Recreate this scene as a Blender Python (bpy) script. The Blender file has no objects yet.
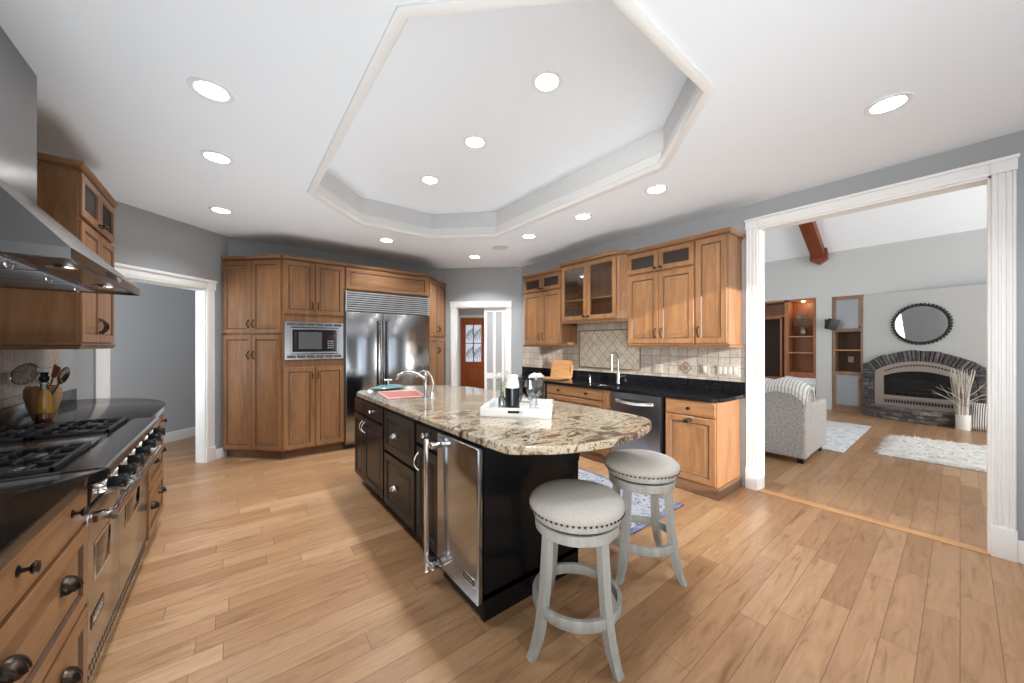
import bpy, bmesh, math, random
from mathutils import Vector, Matrix
from mathutils.geometry import tessellate_polygon
random.seed(7)
PI = math.pi
sc = bpy.context.scene
COL = sc.collection

# ------------------------------------------------------------------ camera, world, light, exposure
def make_camera():
    cd = bpy.data.cameras.new('camera'); cd.sensor_width = 36.0; cd.sensor_fit = 'HORIZONTAL'
    cd.lens = 354.2/1024*36.0; cd.shift_y = 4.0/1024; cd.clip_start = 0.02; cd.clip_end = 100
    co = bpy.data.objects.new('camera', cd); COL.objects.link(co)
    co.location = (0, 0, 1.38); co.rotation_euler = (PI/2, 0, -math.atan2(280.0, 354.2))
    sc.camera = co
make_camera()
sc.view_settings.view_transform = 'Standard'; sc.view_settings.look = 'None'
sc.view_settings.gamma = 1.0; sc.view_settings.use_curve_mapping = False
sc.view_settings.exposure = 0.3
try:
    sc.cycles.use_denoising = True; sc.cycles.max_bounces = 10; sc.cycles.diffuse_bounces = 5
    sc.cycles.glossy_bounces = 5; sc.cycles.transmission_bounces = 8; sc.cycles.transparent_max_bounces = 12
    sc.cycles.sample_clamp_indirect = 6.0; sc.cycles.caustics_reflective = False; sc.cycles.caustics_refractive = False
except Exception:
    pass
w = bpy.data.worlds.new('world'); sc.world = w; w.use_nodes = True
w.node_tree.nodes['Background'].inputs[0].default_value = (0.80, 0.88, 1.0, 1)
w.node_tree.nodes['Background'].inputs[1].default_value = 1.2

def sun(direction, strength, col, angle):
    l = bpy.data.lights.new('sun', 'SUN'); l.energy = strength; l.color = col; l.angle = angle
    o = bpy.data.objects.new('sun', l); COL.objects.link(o)
    o.rotation_euler = Vector(direction).to_track_quat('-Z', 'Y').to_euler(); o.location = (-4, -6, 4)
sun((0.25, 1.0, -0.235), 7.5, (1.0, 0.97, 0.93), math.radians(0.6))
def area(name, loc, direction, sx, sy, power, col=(1, 1, 1), spread=180):
    l = bpy.data.lights.new(name, 'AREA'); l.shape = 'RECTANGLE'; l.size = sx; l.size_y = sy
    l.energy = power; l.color = col; l.spread = math.radians(spread)
    o = bpy.data.objects.new(name, l); COL.objects.link(o); o.location = loc
    o.rotation_euler = Vector(direction).to_track_quat('-Z', 'Y').to_euler()
    return o
# area fills standing in for daylight from unseen windows and halls
DAY = (0.88, 0.95, 1.0)
area('daylight_rear', (0.9, -1.5, 1.35), (0.35, 1, 0.3), 3.9, 2.3, 46, DAY)
area('fill_left', (-1.0, -0.55, 1.45), (1, 0.62, 0.03), 1.7, 1.4, 34, (1.0, 0.98, 0.96), 62)  # added fill that brightens the sink wall cabinets; the wall here is blank
area('daylight_living', (7.0, -3.8, 1.9), (0, 1, 0.25), 5.0, 3.0, 300, (1, 0.98, 0.95))
area('daylight_living_far', (6.2, 3.75, 2.2), (0.5, -1, 0.2), 3.0, 2.0, 60, (1, 0.98, 0.95))
area('fill_hall', (-2.2, 4.65, 1.6), (0.73, 0.68, 0), 1.0, 1.8, 28, DAY, 110)  # added fill for the hall, no window modelled there
area('fill_entry', (5.6, 7.6, 2.5), (0.1, 0.3, -1), 1.6, 1.6, 70, (1, 0.96, 0.92))  # added overhead fill for the entry hall
# added upward fill lamps at floor level brighten the ceiling; spread keeps reflections clear
FILL = (0.90, 0.96, 1.0)
area('ceiling_fill_range_aisle', (0.265, 2.5, 0.02), (0, 0, 1), 1.33, 5.0, 21, FILL, 106)
area('ceiling_fill_sink_aisle', (2.73, 3.05, 0.02), (0, 0, 1), 1.17, 3.1, 8, FILL, 100)
area('ceiling_fill_breakfast', (0.7, -0.5, 0.02), (0, 0, 1), 3.4, 1.9, 9, FILL, 120)

# ------------------------------------------------------------------ materials
def mat(name, col, rough=0.5, metal=0.0, spec=0.5, emit=None, estr=0.0, coat=0.0, trans=0.0, ior=1.45, alpha=1.0):
    m = bpy.data.materials.new(name); m.use_nodes = True
    b = m.node_tree.nodes['Principled BSDF']
    b.inputs['Base Color'].default_value = (*col, 1); b.inputs['Roughness'].default_value = rough
    b.inputs['Metallic'].default_value = metal; b.inputs['Specular IOR Level'].default_value = spec
    b.inputs['Coat Weight'].default_value = coat; b.inputs['Transmission Weight'].default_value = trans
    b.inputs['IOR'].default_value = ior
    if emit: b.inputs['Emission Color'].default_value = (*emit, 1); b.inputs['Emission Strength'].default_value = estr
    return m
class N:
    """tiny node-graph helper"""
    def __init__(s, m):
        s.m = m; s.t = m.node_tree; s.b = s.t.nodes['Principled BSDF']
    def n(s, typ, **kw):
        nd = s.t.nodes.new(typ)
        for k, v in kw.items(): setattr(nd, k, v)
        return nd
    def l(s, a, b): s.t.links.new(a, b)
    def coord(s, kind='Object', scale=(1, 1, 1), rot=(0, 0, 0)):
        tc = s.n('ShaderNodeTexCoord'); mp = s.n('ShaderNodeMapping')
        mp.inputs['Scale'].default_value = scale; mp.inputs['Rotation'].default_value = rot
        s.l(tc.outputs[kind], mp.inputs['Vector']); return mp.outputs['Vector']
    def noise(s, vec, scale, detail=4, rough=0.55, dist=0.0):
        nd = s.n('ShaderNodeTexNoise'); nd.inputs['Scale'].default_value = scale; nd.inputs['Detail'].default_value = detail
        nd.inputs['Roughness'].default_value = rough; nd.inputs['Distortion'].default_value = dist
        if vec is not None: s.l(vec, nd.inputs['Vector'])
        return nd.outputs['Fac']
    def ramp(s, fac, stops, interp='LINEAR'):
        nd = s.n('ShaderNodeValToRGB'); cr = nd.color_ramp; cr.interpolation = interp
        while len(cr.elements) < len(stops): cr.elements.new(0.5)
        for e, (p, c) in zip(cr.elements, stops):
            e.position = p; e.color = (*c, 1) if len(c) == 3 else c
        s.l(fac, nd.inputs['Fac']); return nd.outputs['Color']
    def math(s, op, a, b=None, c=None):
        nd = s.n('ShaderNodeMath', operation=op)
        for i, v in enumerate((a, b, c)):
            if v is None: continue
            if isinstance(v, (int, float)): nd.inputs[i].default_value = v
            else: s.l(v, nd.inputs[i])
        return nd.outputs[0]
    def mix(s, fac, a, b, mode='MIX'):
        nd = s.n('ShaderNodeMix', data_type='RGBA', blend_type=mode)
        for sock, v in ((nd.inputs[0], fac), (nd.inputs[6], a), (nd.inputs[7], b)):
            if isinstance(v, (int, float)): sock.default_value = v
            elif isinstance(v, tuple): sock.default_value = (*v, 1)
            else: s.l(v, sock)
        return nd.outputs[2]
    def base(s, col): s.l(col, s.b.inputs['Base Color'])
    def bump(s, h, strength=0.2, dist=0.01):
        nd = s.n('ShaderNodeBump'); nd.inputs['Strength'].default_value = strength; nd.inputs['Distance'].default_value = dist
        s.l(h, nd.inputs['Height']); s.l(nd.outputs['Normal'], s.b.inputs['Normal'])

def wood(name, c1, c2, scale, rough=0.42, coat=0.06, dark=None):
    m = mat(name, c1, rough, coat=coat, spec=0.35); g = N(m); v = g.coord('Object', scale)
    f = g.noise(v, 3.0, 6, 0.6, 0.6); f2 = g.noise(v, 14.0, 3, 0.6)
    f3 = g.noise(g.coord('Object', tuple(x*0.5 for x in scale)), 2.0, 3, 0.5, 1.5)
    col = g.mix(g.math('MULTIPLY', f2, 0.4), g.ramp(f, [(0.3, c1), (0.72, c2)]), dark or tuple(x*0.55 for x in c1))
    col = g.mix(g.ramp(f3, [(0.30, (0.55, 0.55, 0.55)), (0.5, (0, 0, 0))]), col, tuple(x*0.6 for x in c1))
    g.base(col); g.b.inputs['Coat Roughness'].default_value = 0.2
    return m
M = {}
M['maple_v'] = wood('maple_glazed_vertical', (0.23, 0.105, 0.043), (0.33, 0.17, 0.077), (7, 7, 0.9))
M['maple_h'] = wood('maple_glazed_horizontal', (0.23, 0.105, 0.043), (0.33, 0.17, 0.077), (0.9, 7, 7))
M['maple_in'] = wood('maple_interior', (0.36, 0.22, 0.125), (0.42, 0.26, 0.155), (6, 6, 1))
M['glaze'] = mat('brown_glaze', (0.10, 0.05, 0.025), 0.5)
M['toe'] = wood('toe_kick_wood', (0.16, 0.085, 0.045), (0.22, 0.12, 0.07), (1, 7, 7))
M['cherry'] = wood('cherry_bookcase_wood', (0.27, 0.10, 0.04), (0.37, 0.15, 0.065), (6, 6, 1))
M['taupe_wood'] = wood('taupe_bookcase_wood', (0.24, 0.15, 0.10), (0.32, 0.21, 0.15), (6, 6, 1))
M['dark_shelf'] = wood('dark_shelf_wood', (0.10, 0.045, 0.025), (0.14, 0.065, 0.04), (6, 6, 1))
M['beam'] = wood('stained_beam_wood', (0.16, 0.035, 0.012), (0.24, 0.06, 0.025), (1, 8, 8))
M['reddoor'] = wood('red_brown_door_wood', (0.36, 0.085, 0.03), (0.44, 0.12, 0.045), (8, 8, 1))
M['board'] = wood('beech_board_wood', (0.50, 0.25, 0.10), (0.60, 0.33, 0.15), (1.5, 1.5, 9))
M['crock'] = wood('olive_wood', (0.24, 0.12, 0.045), (0.48, 0.31, 0.16), (7, 7, 2.5))
M['black_paint'] = mat('black_cabinet_paint', (0.006, 0.006, 0.007), 0.2, spec=0.28)
M['white_trim'] = mat('white_trim_paint', (0.80, 0.80, 0.79), 0.3)
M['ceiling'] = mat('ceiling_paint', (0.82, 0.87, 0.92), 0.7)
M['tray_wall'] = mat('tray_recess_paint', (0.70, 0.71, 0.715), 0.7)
M['wall'] = mat('grey_wall_paint', (0.345, 0.357, 0.365), 0.6)
M['wall_dark'] = mat('hall_grey_paint', (0.47, 0.472, 0.478), 0.5)
M['wall_living'] = mat('living_wall_paint', (0.49, 0.505, 0.51), 0.6)
M['steel_dw'] = mat('dishwasher_steel', (0.36, 0.36, 0.37), 0.28, 1.0)
M['wall_light'] = mat('fireplace_wall_paint', (0.47, 0.485, 0.485), 0.6)
M['bronze'] = mat('dark_bronze', (0.045, 0.032, 0.024), 0.32, 0.85)
M['nickel'] = mat('satin_nickel', (0.70, 0.69, 0.67), 0.22, 1.0)
M['chrome'] = mat('chrome', (0.80, 0.80, 0.81), 0.08, 1.0)
M['iron'] = mat('cast_iron', (0.012, 0.012, 0.013), 0.42)
M['knob_black'] = mat('black_knob', (0.008, 0.008, 0.008), 0.25)
M['white_plastic'] = mat('white_plastic', (0.43, 0.40, 0.345), 0.35)
M['dark'] = mat('dark_void', (0.006, 0.006, 0.006), 0.6)
M['black_glass'] = mat('black_glass', (0.012, 0.012, 0.014), 0.06, spec=0.6)
M['lamp'] = mat('lamp_lens', (1, 1, 1), 0.4, emit=(1, 0.98, 0.95), estr=20.0)
M['lamp_warm'] = mat('shelf_lamp', (1, 1, 1), 0.4, emit=(1, 0.75, 0.45), estr=10.0)
M['rubber'] = mat('black_plastic', (0.015, 0.015, 0.016), 0.5)
M['copper_pink'] = mat('pink_enamel', (0.60, 0.33, 0.295), 0.3, coat=0.2)
M['teal_glass'] = mat('teal_glazed_dish', (0.10, 0.21, 0.22), 0.08, coat=0.4)
M['white_gloss'] = mat('white_lacquer', (0.80, 0.80, 0.79), 0.18, coat=0.4)
M['leaf'] = mat('sage_leaf', (0.16, 0.24, 0.11), 0.5)
M['oil'] = mat('golden_oil', (0.50, 0.24, 0.02), 0.05, trans=0.35, coat=0.5)
M['balsamic'] = mat('dark_vinegar', (0.06, 0.015, 0.004), 0.08, coat=0.5)
M['mirror'] = mat('mirror_silver', (0.86, 0.86, 0.88), 0.02, 1.0)

def steel(name, col, rough, stretch):
    m = mat(name, col, rough, 1.0); g = N(m); v = g.coord('Object', stretch)
    f = g.noise(v, 6.0, 3, 0.6)
    r = g.math('MULTIPLY_ADD', f, 0.12, rough - 0.05); g.l(r, g.b.inputs['Roughness']); g.bump(f, 0.006, 0.002)
    return m
M['steel'] = steel('brushed_steel', (0.42, 0.42, 0.425), 0.20, (1, 1, 60))
M['steel_v'] = steel('brushed_steel_vertical', (0.42, 0.44, 0.46), 0.13, (60, 60, 1))
M['steel_dark'] = steel('dark_steel', (0.26, 0.26, 0.275), 0.24, (60, 60, 1))
M['steel_hood'] = steel('hood_steel', (0.25, 0.245, 0.24), 0.24, (60, 1, 1))

M['ledge_dark_reflect'] = steel('ledge_dark_reflect', (0.20, 0.185, 0.175), 0.18, (1, 1, 60))  # steel darkened so its colour carries the dark hood's reflection
M['rocker'] = mat('switch_rocker', (0.60, 0.575, 0.52), 0.35)
M['grille_steel'] = mat('satin_grille_steel', (0.62, 0.62, 0.63), 0.42, 0.9)
def thin_glass(name, tint, refl=0.10, rough=0.02,  opaque=0.0, solid=(0.1, 0.1, 0.1), wavy=0, fres=0.9):
    m = bpy.data.materials.new(name); m.use_nodes = True; t = m.node_tree; t.nodes.clear()
    out = t.nodes.new('ShaderNodeOutputMaterial'); tr = t.nodes.new('ShaderNodeBsdfTransparent'); gl = t.nodes.new('ShaderNodeBsdfGlossy')
    tr.inputs[0].default_value = (*tint, 1); gl.inputs['Roughness'].default_value = rough
    fr = t.nodes.new('ShaderNodeFresnel'); fr.inputs[0].default_value = 1.5
    mp = t.nodes.new('ShaderNodeMath'); mp.operation = 'MULTIPLY_ADD'; mp.inputs[1].default_value = fres; mp.inputs[2].default_value = refl*0.3
    t.links.new(fr.outputs[0], mp.inputs[0])
    mx = t.nodes.new('ShaderNodeMixShader'); t.links.new(mp.outputs[0], mx.inputs[0])
    src = tr.outputs[0]
    if opaque > 0:
        df = t.nodes.new('ShaderNodeBsdfDiffuse'); df.inputs[0].default_value = (*solid, 1)
        m2 = t.nodes.new('ShaderNodeMixShader'); m2.inputs[0].default_value = opaque
        t.links.new(tr.outputs[0], m2.inputs[1]); t.links.new(df.outputs[0], m2.inputs[2]); src = m2.outputs[0]
    t.links.new(src, mx.inputs[1]); t.links.new(gl.outputs[0], mx.inputs[2]); t.links.new(mx.outputs[0], out.inputs[0])
    if wavy:
        tc = t.nodes.new('ShaderNodeTexCoord'); vo = t.nodes.new('ShaderNodeTexVoronoi'); vo.inputs['Scale'].default_value = wavy
        bp = t.nodes.new('ShaderNodeBump'); bp.inputs['Strength'].default_value = 0.35; bp.inputs['Distance'].default_value = 0.01
        t.links.new(tc.outputs['Object'], vo.inputs['Vector']); t.links.new(vo.outputs['Distance'], bp.inputs['Height'])
        t.links.new(bp.outputs[0], gl.inputs['Normal'])
    return m
M['glass'] = thin_glass('clear_glass', (0.80, 0.83, 0.83), 0.35)
M['glass_cab'] = thin_glass('smoked_cabinet_glass', (0.95, 0.94, 0.93), 0.0, fres=0.5)
M['glass_seedy'] = thin_glass('seeded_cabinet_glass', (0.30, 0.27, 0.25), 0.0, 0.22, 0.6, (0.06, 0.045, 0.04), 70, 0.35)
M['glass_grey'] = thin_glass('grey_reeded_glass', (0.4, 0.42, 0.45), 0.3, 0.2, 0.75, (0.25, 0.29, 0.335), 60)
M['leaded'] = thin_glass('leaded_door_glass', (0.9, 0.95, 1.0), 0.3, 0.1, 0.0, (0, 0, 0), 25)

def floor_mat():
    m = mat('maple_plank_floor', (0.5, 0.33, 0.2), 0.3); g = N(m)
    tc = g.n('ShaderNodeTexCoord'); sp = g.n('ShaderNodeSeparateXYZ'); g.l(tc.outputs['Object'], sp.inputs[0])
    X, Y = sp.outputs['X'], sp.outputs['Y']
    row_f = g.math('DIVIDE', Y, 0.118); row = g.math('FLOOR', row_f)
    wn = g.n('ShaderNodeTexWhiteNoise', noise_dimensions='1D'); g.l(row, wn.inputs['W'])
    off = g.math('MULTIPLY', wn.outputs['Value'], 7.3)
    len_ = g.math('MULTIPLY_ADD', wn.outputs['Value'], 0.5, 0.75)
    bx_f = g.math('ADD', g.math('DIVIDE', X, len_), off); bx = g.math('FLOOR', bx_f)
    cv = g.n('ShaderNodeCombineXYZ'); g.l(row, cv.inputs[0]); g.l(bx, cv.inputs[1])
    wn2 = g.n('ShaderNodeTexWhiteNoise', noise_dimensions='2D'); g.l(cv.outputs[0], wn2.inputs['Vector'])
    rnd = wn2.outputs['Value']
    tint = g.ramp(rnd, [(0.0, (0.305, 0.168, 0.085)), (0.2, (0.34, 0.193, 0.098)), (0.55, (0.365, 0.212, 0.111)), (0.88, (0.40, 0.24, 0.13)), (1.0, (0.45, 0.285, 0.165))])
    # grain: stretched along the board, shifted per board
    ad = g.n('ShaderNodeVectorMath', operation='MULTIPLY_ADD'); ad.inputs[1].default_value = (1.3, 9.0, 1); 
    g.l(tc.outputs['Object'], ad.inputs[0])
    cv2 = g.n('ShaderNodeCombineXYZ'); g.l(g.math('MULTIPLY', rnd, 37.0), cv2.inputs[0]); g.l(g.math('MULTIPLY', rnd, 91.0), cv2.inputs[1])
    g.l(cv2.outputs[0], ad.inputs[2])
    gr = g.noise(ad.outputs[0], 2.2, 6, 0.62, 1.2)
    gcol = g.ramp(gr, [(0.28, (0.58, 0.50, 0.42)), (0.44, (0.90, 0.87, 0.83)), (0.7, (1.12, 1.12, 1.10))])
    col = g.mix(1.0, tint, gcol, 'MULTIPLY')
    kn = g.noise(ad.outputs[0], 1.1, 3, 0.5, 2.5)
    col = g.mix(g.ramp(kn, [(0.24, (0.75, 0.75, 0.75)), (0.31, (0, 0, 0))]), col, (0.26, 0.15, 0.08))
    # seams
    fy = g.math('FRACT', row_f); fx = g.math('FRACT', bx_f)
    sy = g.math('MINIMUM', fy, g.math('SUBTRACT', 1.0, fy)); sx = g.math('MULTIPLY', g.math('MINIMUM', fx, g.math('SUBTRACT', 1.0, fx)), g.math('DIVIDE', len_, 0.118))
    sm = g.math('MINIMUM', sy, sx); seam = g.math('LESS_THAN', sm, 0.014)
    col = g.mix(g.math('MULTIPLY', seam, 0.75), col, (0.13, 0.065, 0.03)); g.base(col)
    g.l(g.math('MULTIPLY_ADD', gr, 0.18, 0.24), g.b.inputs['Roughness'])
    g.bump(g.math('SUBTRACT', g.math('MULTIPLY', gr, 0.15), seam), 0.25, 0.002)
    return m
M['floor'] = floor_mat()

def granite_mat():
    m = mat('island_granite', (0.5, 0.45, 0.38), 0.14, coat=0.6); g = N(m)
    g.b.inputs['Coat IOR'].default_value = 1.65; g.b.inputs['Coat Roughness'].default_value = 0.035
    v = g.coord('Object', (1.0, 2.4, 1.0), (0, 0, math.radians(38))); v2 = g.coord('Object', (1, 1, 1))
    a = g.noise(v, 4.2, 9, 0.72, 1.3); b = g.noise(v2, 48, 4, 0.7); c = g.noise(v, 8, 8, 0.74, 1.0); d0 = g.noise(v2, 2.2, 3, 0.5)
    sp = g.n('ShaderNodeSeparateXYZ'); g.l(v2, sp.inputs[0]); d = g.math('ADD', g.math('MULTIPLY_ADD', sp.outputs['Y'], -0.22, 0.10), d0)
    warm = g.ramp(a, [(0.30, (0.025, 0.014, 0.008)), (0.39, (0.10, 0.055, 0.028)), (0.44, (0.24, 0.165, 0.10)), (0.49, (0.52, 0.445, 0.33)), (0.57, (0.55, 0.455, 0.32)), (0.61, (0.15, 0.075, 0.035)), (0.66, (0.50, 0.40, 0.26)), (0.80, (0.14, 0.09, 0.055))])
    cool = g.ramp(a, [(0.30, (0.025, 0.022, 0.02)), (0.39, (0.12, 0.105, 0.085)), (0.46, (0.32, 0.30, 0.26)), (0.54, (0.47, 0.45, 0.40)), (0.61, (0.14, 0.12, 0.095)), (0.70, (0.40, 0.375, 0.33))])
    col = g.mix(g.ramp(d, [(0.42, (0, 0, 0)), (0.58, (1, 1, 1))]), cool, warm)
    col = g.mix(g.ramp(c, [(0.37, (0.85, 0.85, 0.85)), (0.44, (0, 0, 0))]), col, (0.055, 0.036, 0.025))
    col = g.mix(g.ramp(b, [(0.37, (0.85, 0.85, 0.85)), (0.45, (0, 0, 0))]), col, (0.05, 0.04, 0.034))
    col = g.mix(g.ramp(b, [(0.58, (0, 0, 0)), (0.66, (0.6, 0.6, 0.6))]), col, (0.62, 0.57, 0.47))
    g.base(g.mix(1.0, col, (0.82, 0.82, 0.82), 'MULTIPLY')); return m
M['granite'] = granite_mat()
def black_granite(name, c, c2):
    m = mat(name, c, 0.13, spec=0.28); g = N(m); v = g.coord('Object')
    f = g.noise(v, 120, 3, 0.7); g.base(g.ramp(f, [(0.55, c), (0.75, c2)])); return m
M['black_granite'] = black_granite('black_granite', (0.006, 0.006, 0.007), (0.05, 0.05, 0.055))
M['brown_granite'] = black_granite('dark_brown_granite', (0.010, 0.008, 0.007), (0.06, 0.045, 0.035))

def tile_mat(name, size, rot=0.0, plane='yz', cols=((0.46, 0.385, 0.30), (0.58, 0.51, 0.42))):
    m = mat(name, cols[0], 0.42); g = N(m)
    tc = g.n('ShaderNodeTexCoord'); sp = g.n('ShaderNodeSeparateXYZ'); g.l(tc.outputs['Object'], sp.inputs[0])
    U, V = sp.outputs['X'], sp.outputs['Z']
    if rot:
        c = math.cos(rot); s_ = math.sin(rot)
        U, V = g.math('ADD', g.math('MULTIPLY', U, c), g.math('MULTIPLY', V, s_)), g.math('SUBTRACT', g.math('MULTIPLY', V, c), g.math('MULTIPLY', U, s_))
    fu, fv = g.math('DIVIDE', U, size), g.math('DIVIDE', V, size)
    cv = g.n('ShaderNodeCombineXYZ'); g.l(g.math('FLOOR', fu), cv.inputs[0]); g.l(g.math('FLOOR', fv), cv.inputs[1])
    wn = g.n('ShaderNodeTexWhiteNoise', noise_dimensions='2D'); g.l(cv.outputs[0], wn.inputs['Vector'])
    nz = g.noise(tc.outputs['Object'], 38, 5, 0.65)
    col = g.mix(wn.outputs['Value'], cols[0], cols[1])
    col = g.mix(g.ramp(nz, [(0.34, (0.7, 0.7, 0.7)), (0.5, (0, 0, 0))]), col, tuple(x*0.6 for x in cols[0]))
    a = g.math('FRACT', fu); b = g.math('FRACT', fv)
    d = g.math('MINIMUM', g.math('MINIMUM', a, g.math('SUBTRACT', 1, a)), g.math('MINIMUM', b, g.math('SUBTRACT', 1, b)))
    seam = g.math('LESS_THAN', d, 0.028)
    g.base(g.mix(seam, col, (0.20, 0.155, 0.115))); g.bump(g.math('SUBTRACT', g.math('MULTIPLY', nz, 0.3), seam), 0.4, 0.004)
    return m
M['tile'] = tile_mat('travertine_tile', 0.105, cols=((0.40, 0.345, 0.285), (0.52, 0.465, 0.40)))
M['tile_diag'] = tile_mat('travertine_tile_diagonal', 0.105, PI/4, cols=((0.56, 0.49, 0.38), (0.64, 0.57, 0.46)))
M['tile_left'] = tile_mat('travertine_tile_range_wall', 0.152, cols=((0.33, 0.25, 0.19), (0.43, 0.34, 0.27)))
M['tile_trim'] = mat('brown_pencil_tile', (0.22, 0.15, 0.10), 0.4)

def fabric(name, c1, c2, scale, bump=0.3):
    m = mat(name, c1, 0.9, spec=0.2); g = N(m); v = g.coord('Object')
    f = g.noise(v, scale, 4, 0.7); g.base(g.ramp(f, [(0.35, c1), (0.65, c2)])); g.bump(f, bump, 0.004); return m
M['seat_fabric'] = fabric('warm_grey_linen', (0.33, 0.31, 0.28), (0.41, 0.39, 0.36), 160)
M['sofa'] = fabric('grey_chenille', (0.26, 0.245, 0.24), (0.45, 0.435, 0.425), 45)
M['grey_wood'] = wood('grey_washed_wood', (0.32, 0.32, 0.30), (0.41, 0.41, 0.385), (10, 10, 1), 0.5, 0.0, (0.2, 0.2, 0.19))
M['fur'] = fabric('white_faux_fur', (0.72, 0.71, 0.69), (0.84, 0.83, 0.81), 30)
M['towel'] = fabric('white_towel', (0.72, 0.71, 0.69), (0.80, 0.79, 0.77), 200)
def stripes(name, axis, freq, c1, c2, duty=0.5):
    m = mat(name, c1, 0.9, spec=0.2); g = N(m); tc = g.n('ShaderNodeTexCoord'); sp = g.n('ShaderNodeSeparateXYZ'); g.l(tc.outputs['Object'], sp.inputs[0])
    f = g.math('GREATER_THAN', g.math('FRACT', g.math('MULTIPLY', sp.outputs[axis], freq)), duty)
    g.base(g.mix(f, c1, c2)); return m
M['throw'] = stripes('striped_throw', 'Y', 30, (0.66, 0.65, 0.63), (0.36, 0.355, 0.35), 0.6)
M['pillow_stripe'] = stripes('striped_pillow', 'X', 42, (0.78, 0.77, 0.75), (0.06, 0.06, 0.07), 0.6)
def rug_mat(name, c1, c2, c3, sc_):
    m = mat(name, c1, 0.95, spec=0.1); g = N(m); v = g.coord('Object')
    vo = g.n('ShaderNodeTexVoronoi', feature='F1'); vo.inputs['Scale'].default_value = sc_; g.l(v, vo.inputs['Vector'])
    n1 = g.noise(v, sc_*1.3, 5, 0.7, 1.5); n2 = g.noise(v, sc_*0.3, 3, 0.6, 1.0)
    col = g.ramp(n1, [(0.42, c2), (0.47, c1), (0.53, c1), (0.58, c3)])
    col = g.mix(g.ramp(vo.outputs['Distance'], [(0.16, (1, 1, 1)), (0.26, (0, 0, 0))]), col, c2)
    col = g.mix(g.ramp(n2, [(0.45, (0, 0, 0)), (0.7, (0.55, 0.55, 0.55))]), col, c1); g.base(col); return m
M['rug_blue'] = rug_mat('blue_persian_rug', (0.36, 0.365, 0.38), (0.05, 0.065, 0.13), (0.20, 0.225, 0.29), 15)
M['rug_border'] = rug_mat('blue_rug_border', (0.13, 0.15, 0.24), (0.05, 0.065, 0.13), (0.3, 0.3, 0.33), 30)
M['rug_grey'] = rug_mat('grey_living_rug', (0.54, 0.56, 0.58), (0.36, 0.40, 0.45), (0.62, 0.62, 0.62), 7)
def stone_mat(name, lo, hi):
    m = mat(name, lo, 0.7); g = N(m); v = g.coord('Object'); f = g.noise(v, 9, 6, 0.7, 0.6)
    oi = g.n('ShaderNodeObjectInfo'); geo = g.n('ShaderNodeNewGeometry')
    col = g.mix(geo.outputs['Random Per Island'], lo, hi)
    col = g.mix(g.ramp(f, [(0.38, (0.7, 0.7, 0.7)), (0.6, (0, 0, 0))]), col, tuple(x*0.4 for x in lo)); g.base(col); g.bump(f, 0.6, 0.02); return m
M['stone'] = stone_mat('slate_stone', (0.055, 0.06, 0.068), (0.21, 0.185, 0.175))
M['stone2'] = stone_mat('quartzite_stone', (0.09, 0.075, 0.075), (0.30, 0.26, 0.26))
M['mortar'] = mat('grey_mortar', (0.05, 0.05, 0.052), 0.9)
M['bronze_steel'] = mat('fireplace_surround_metal', (0.30, 0.265, 0.24), 0.4, 0.3)
M['birch'] = fabric('birch_twigs', (0.42, 0.38, 0.34), (0.66, 0.63, 0.58), 40)

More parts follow.
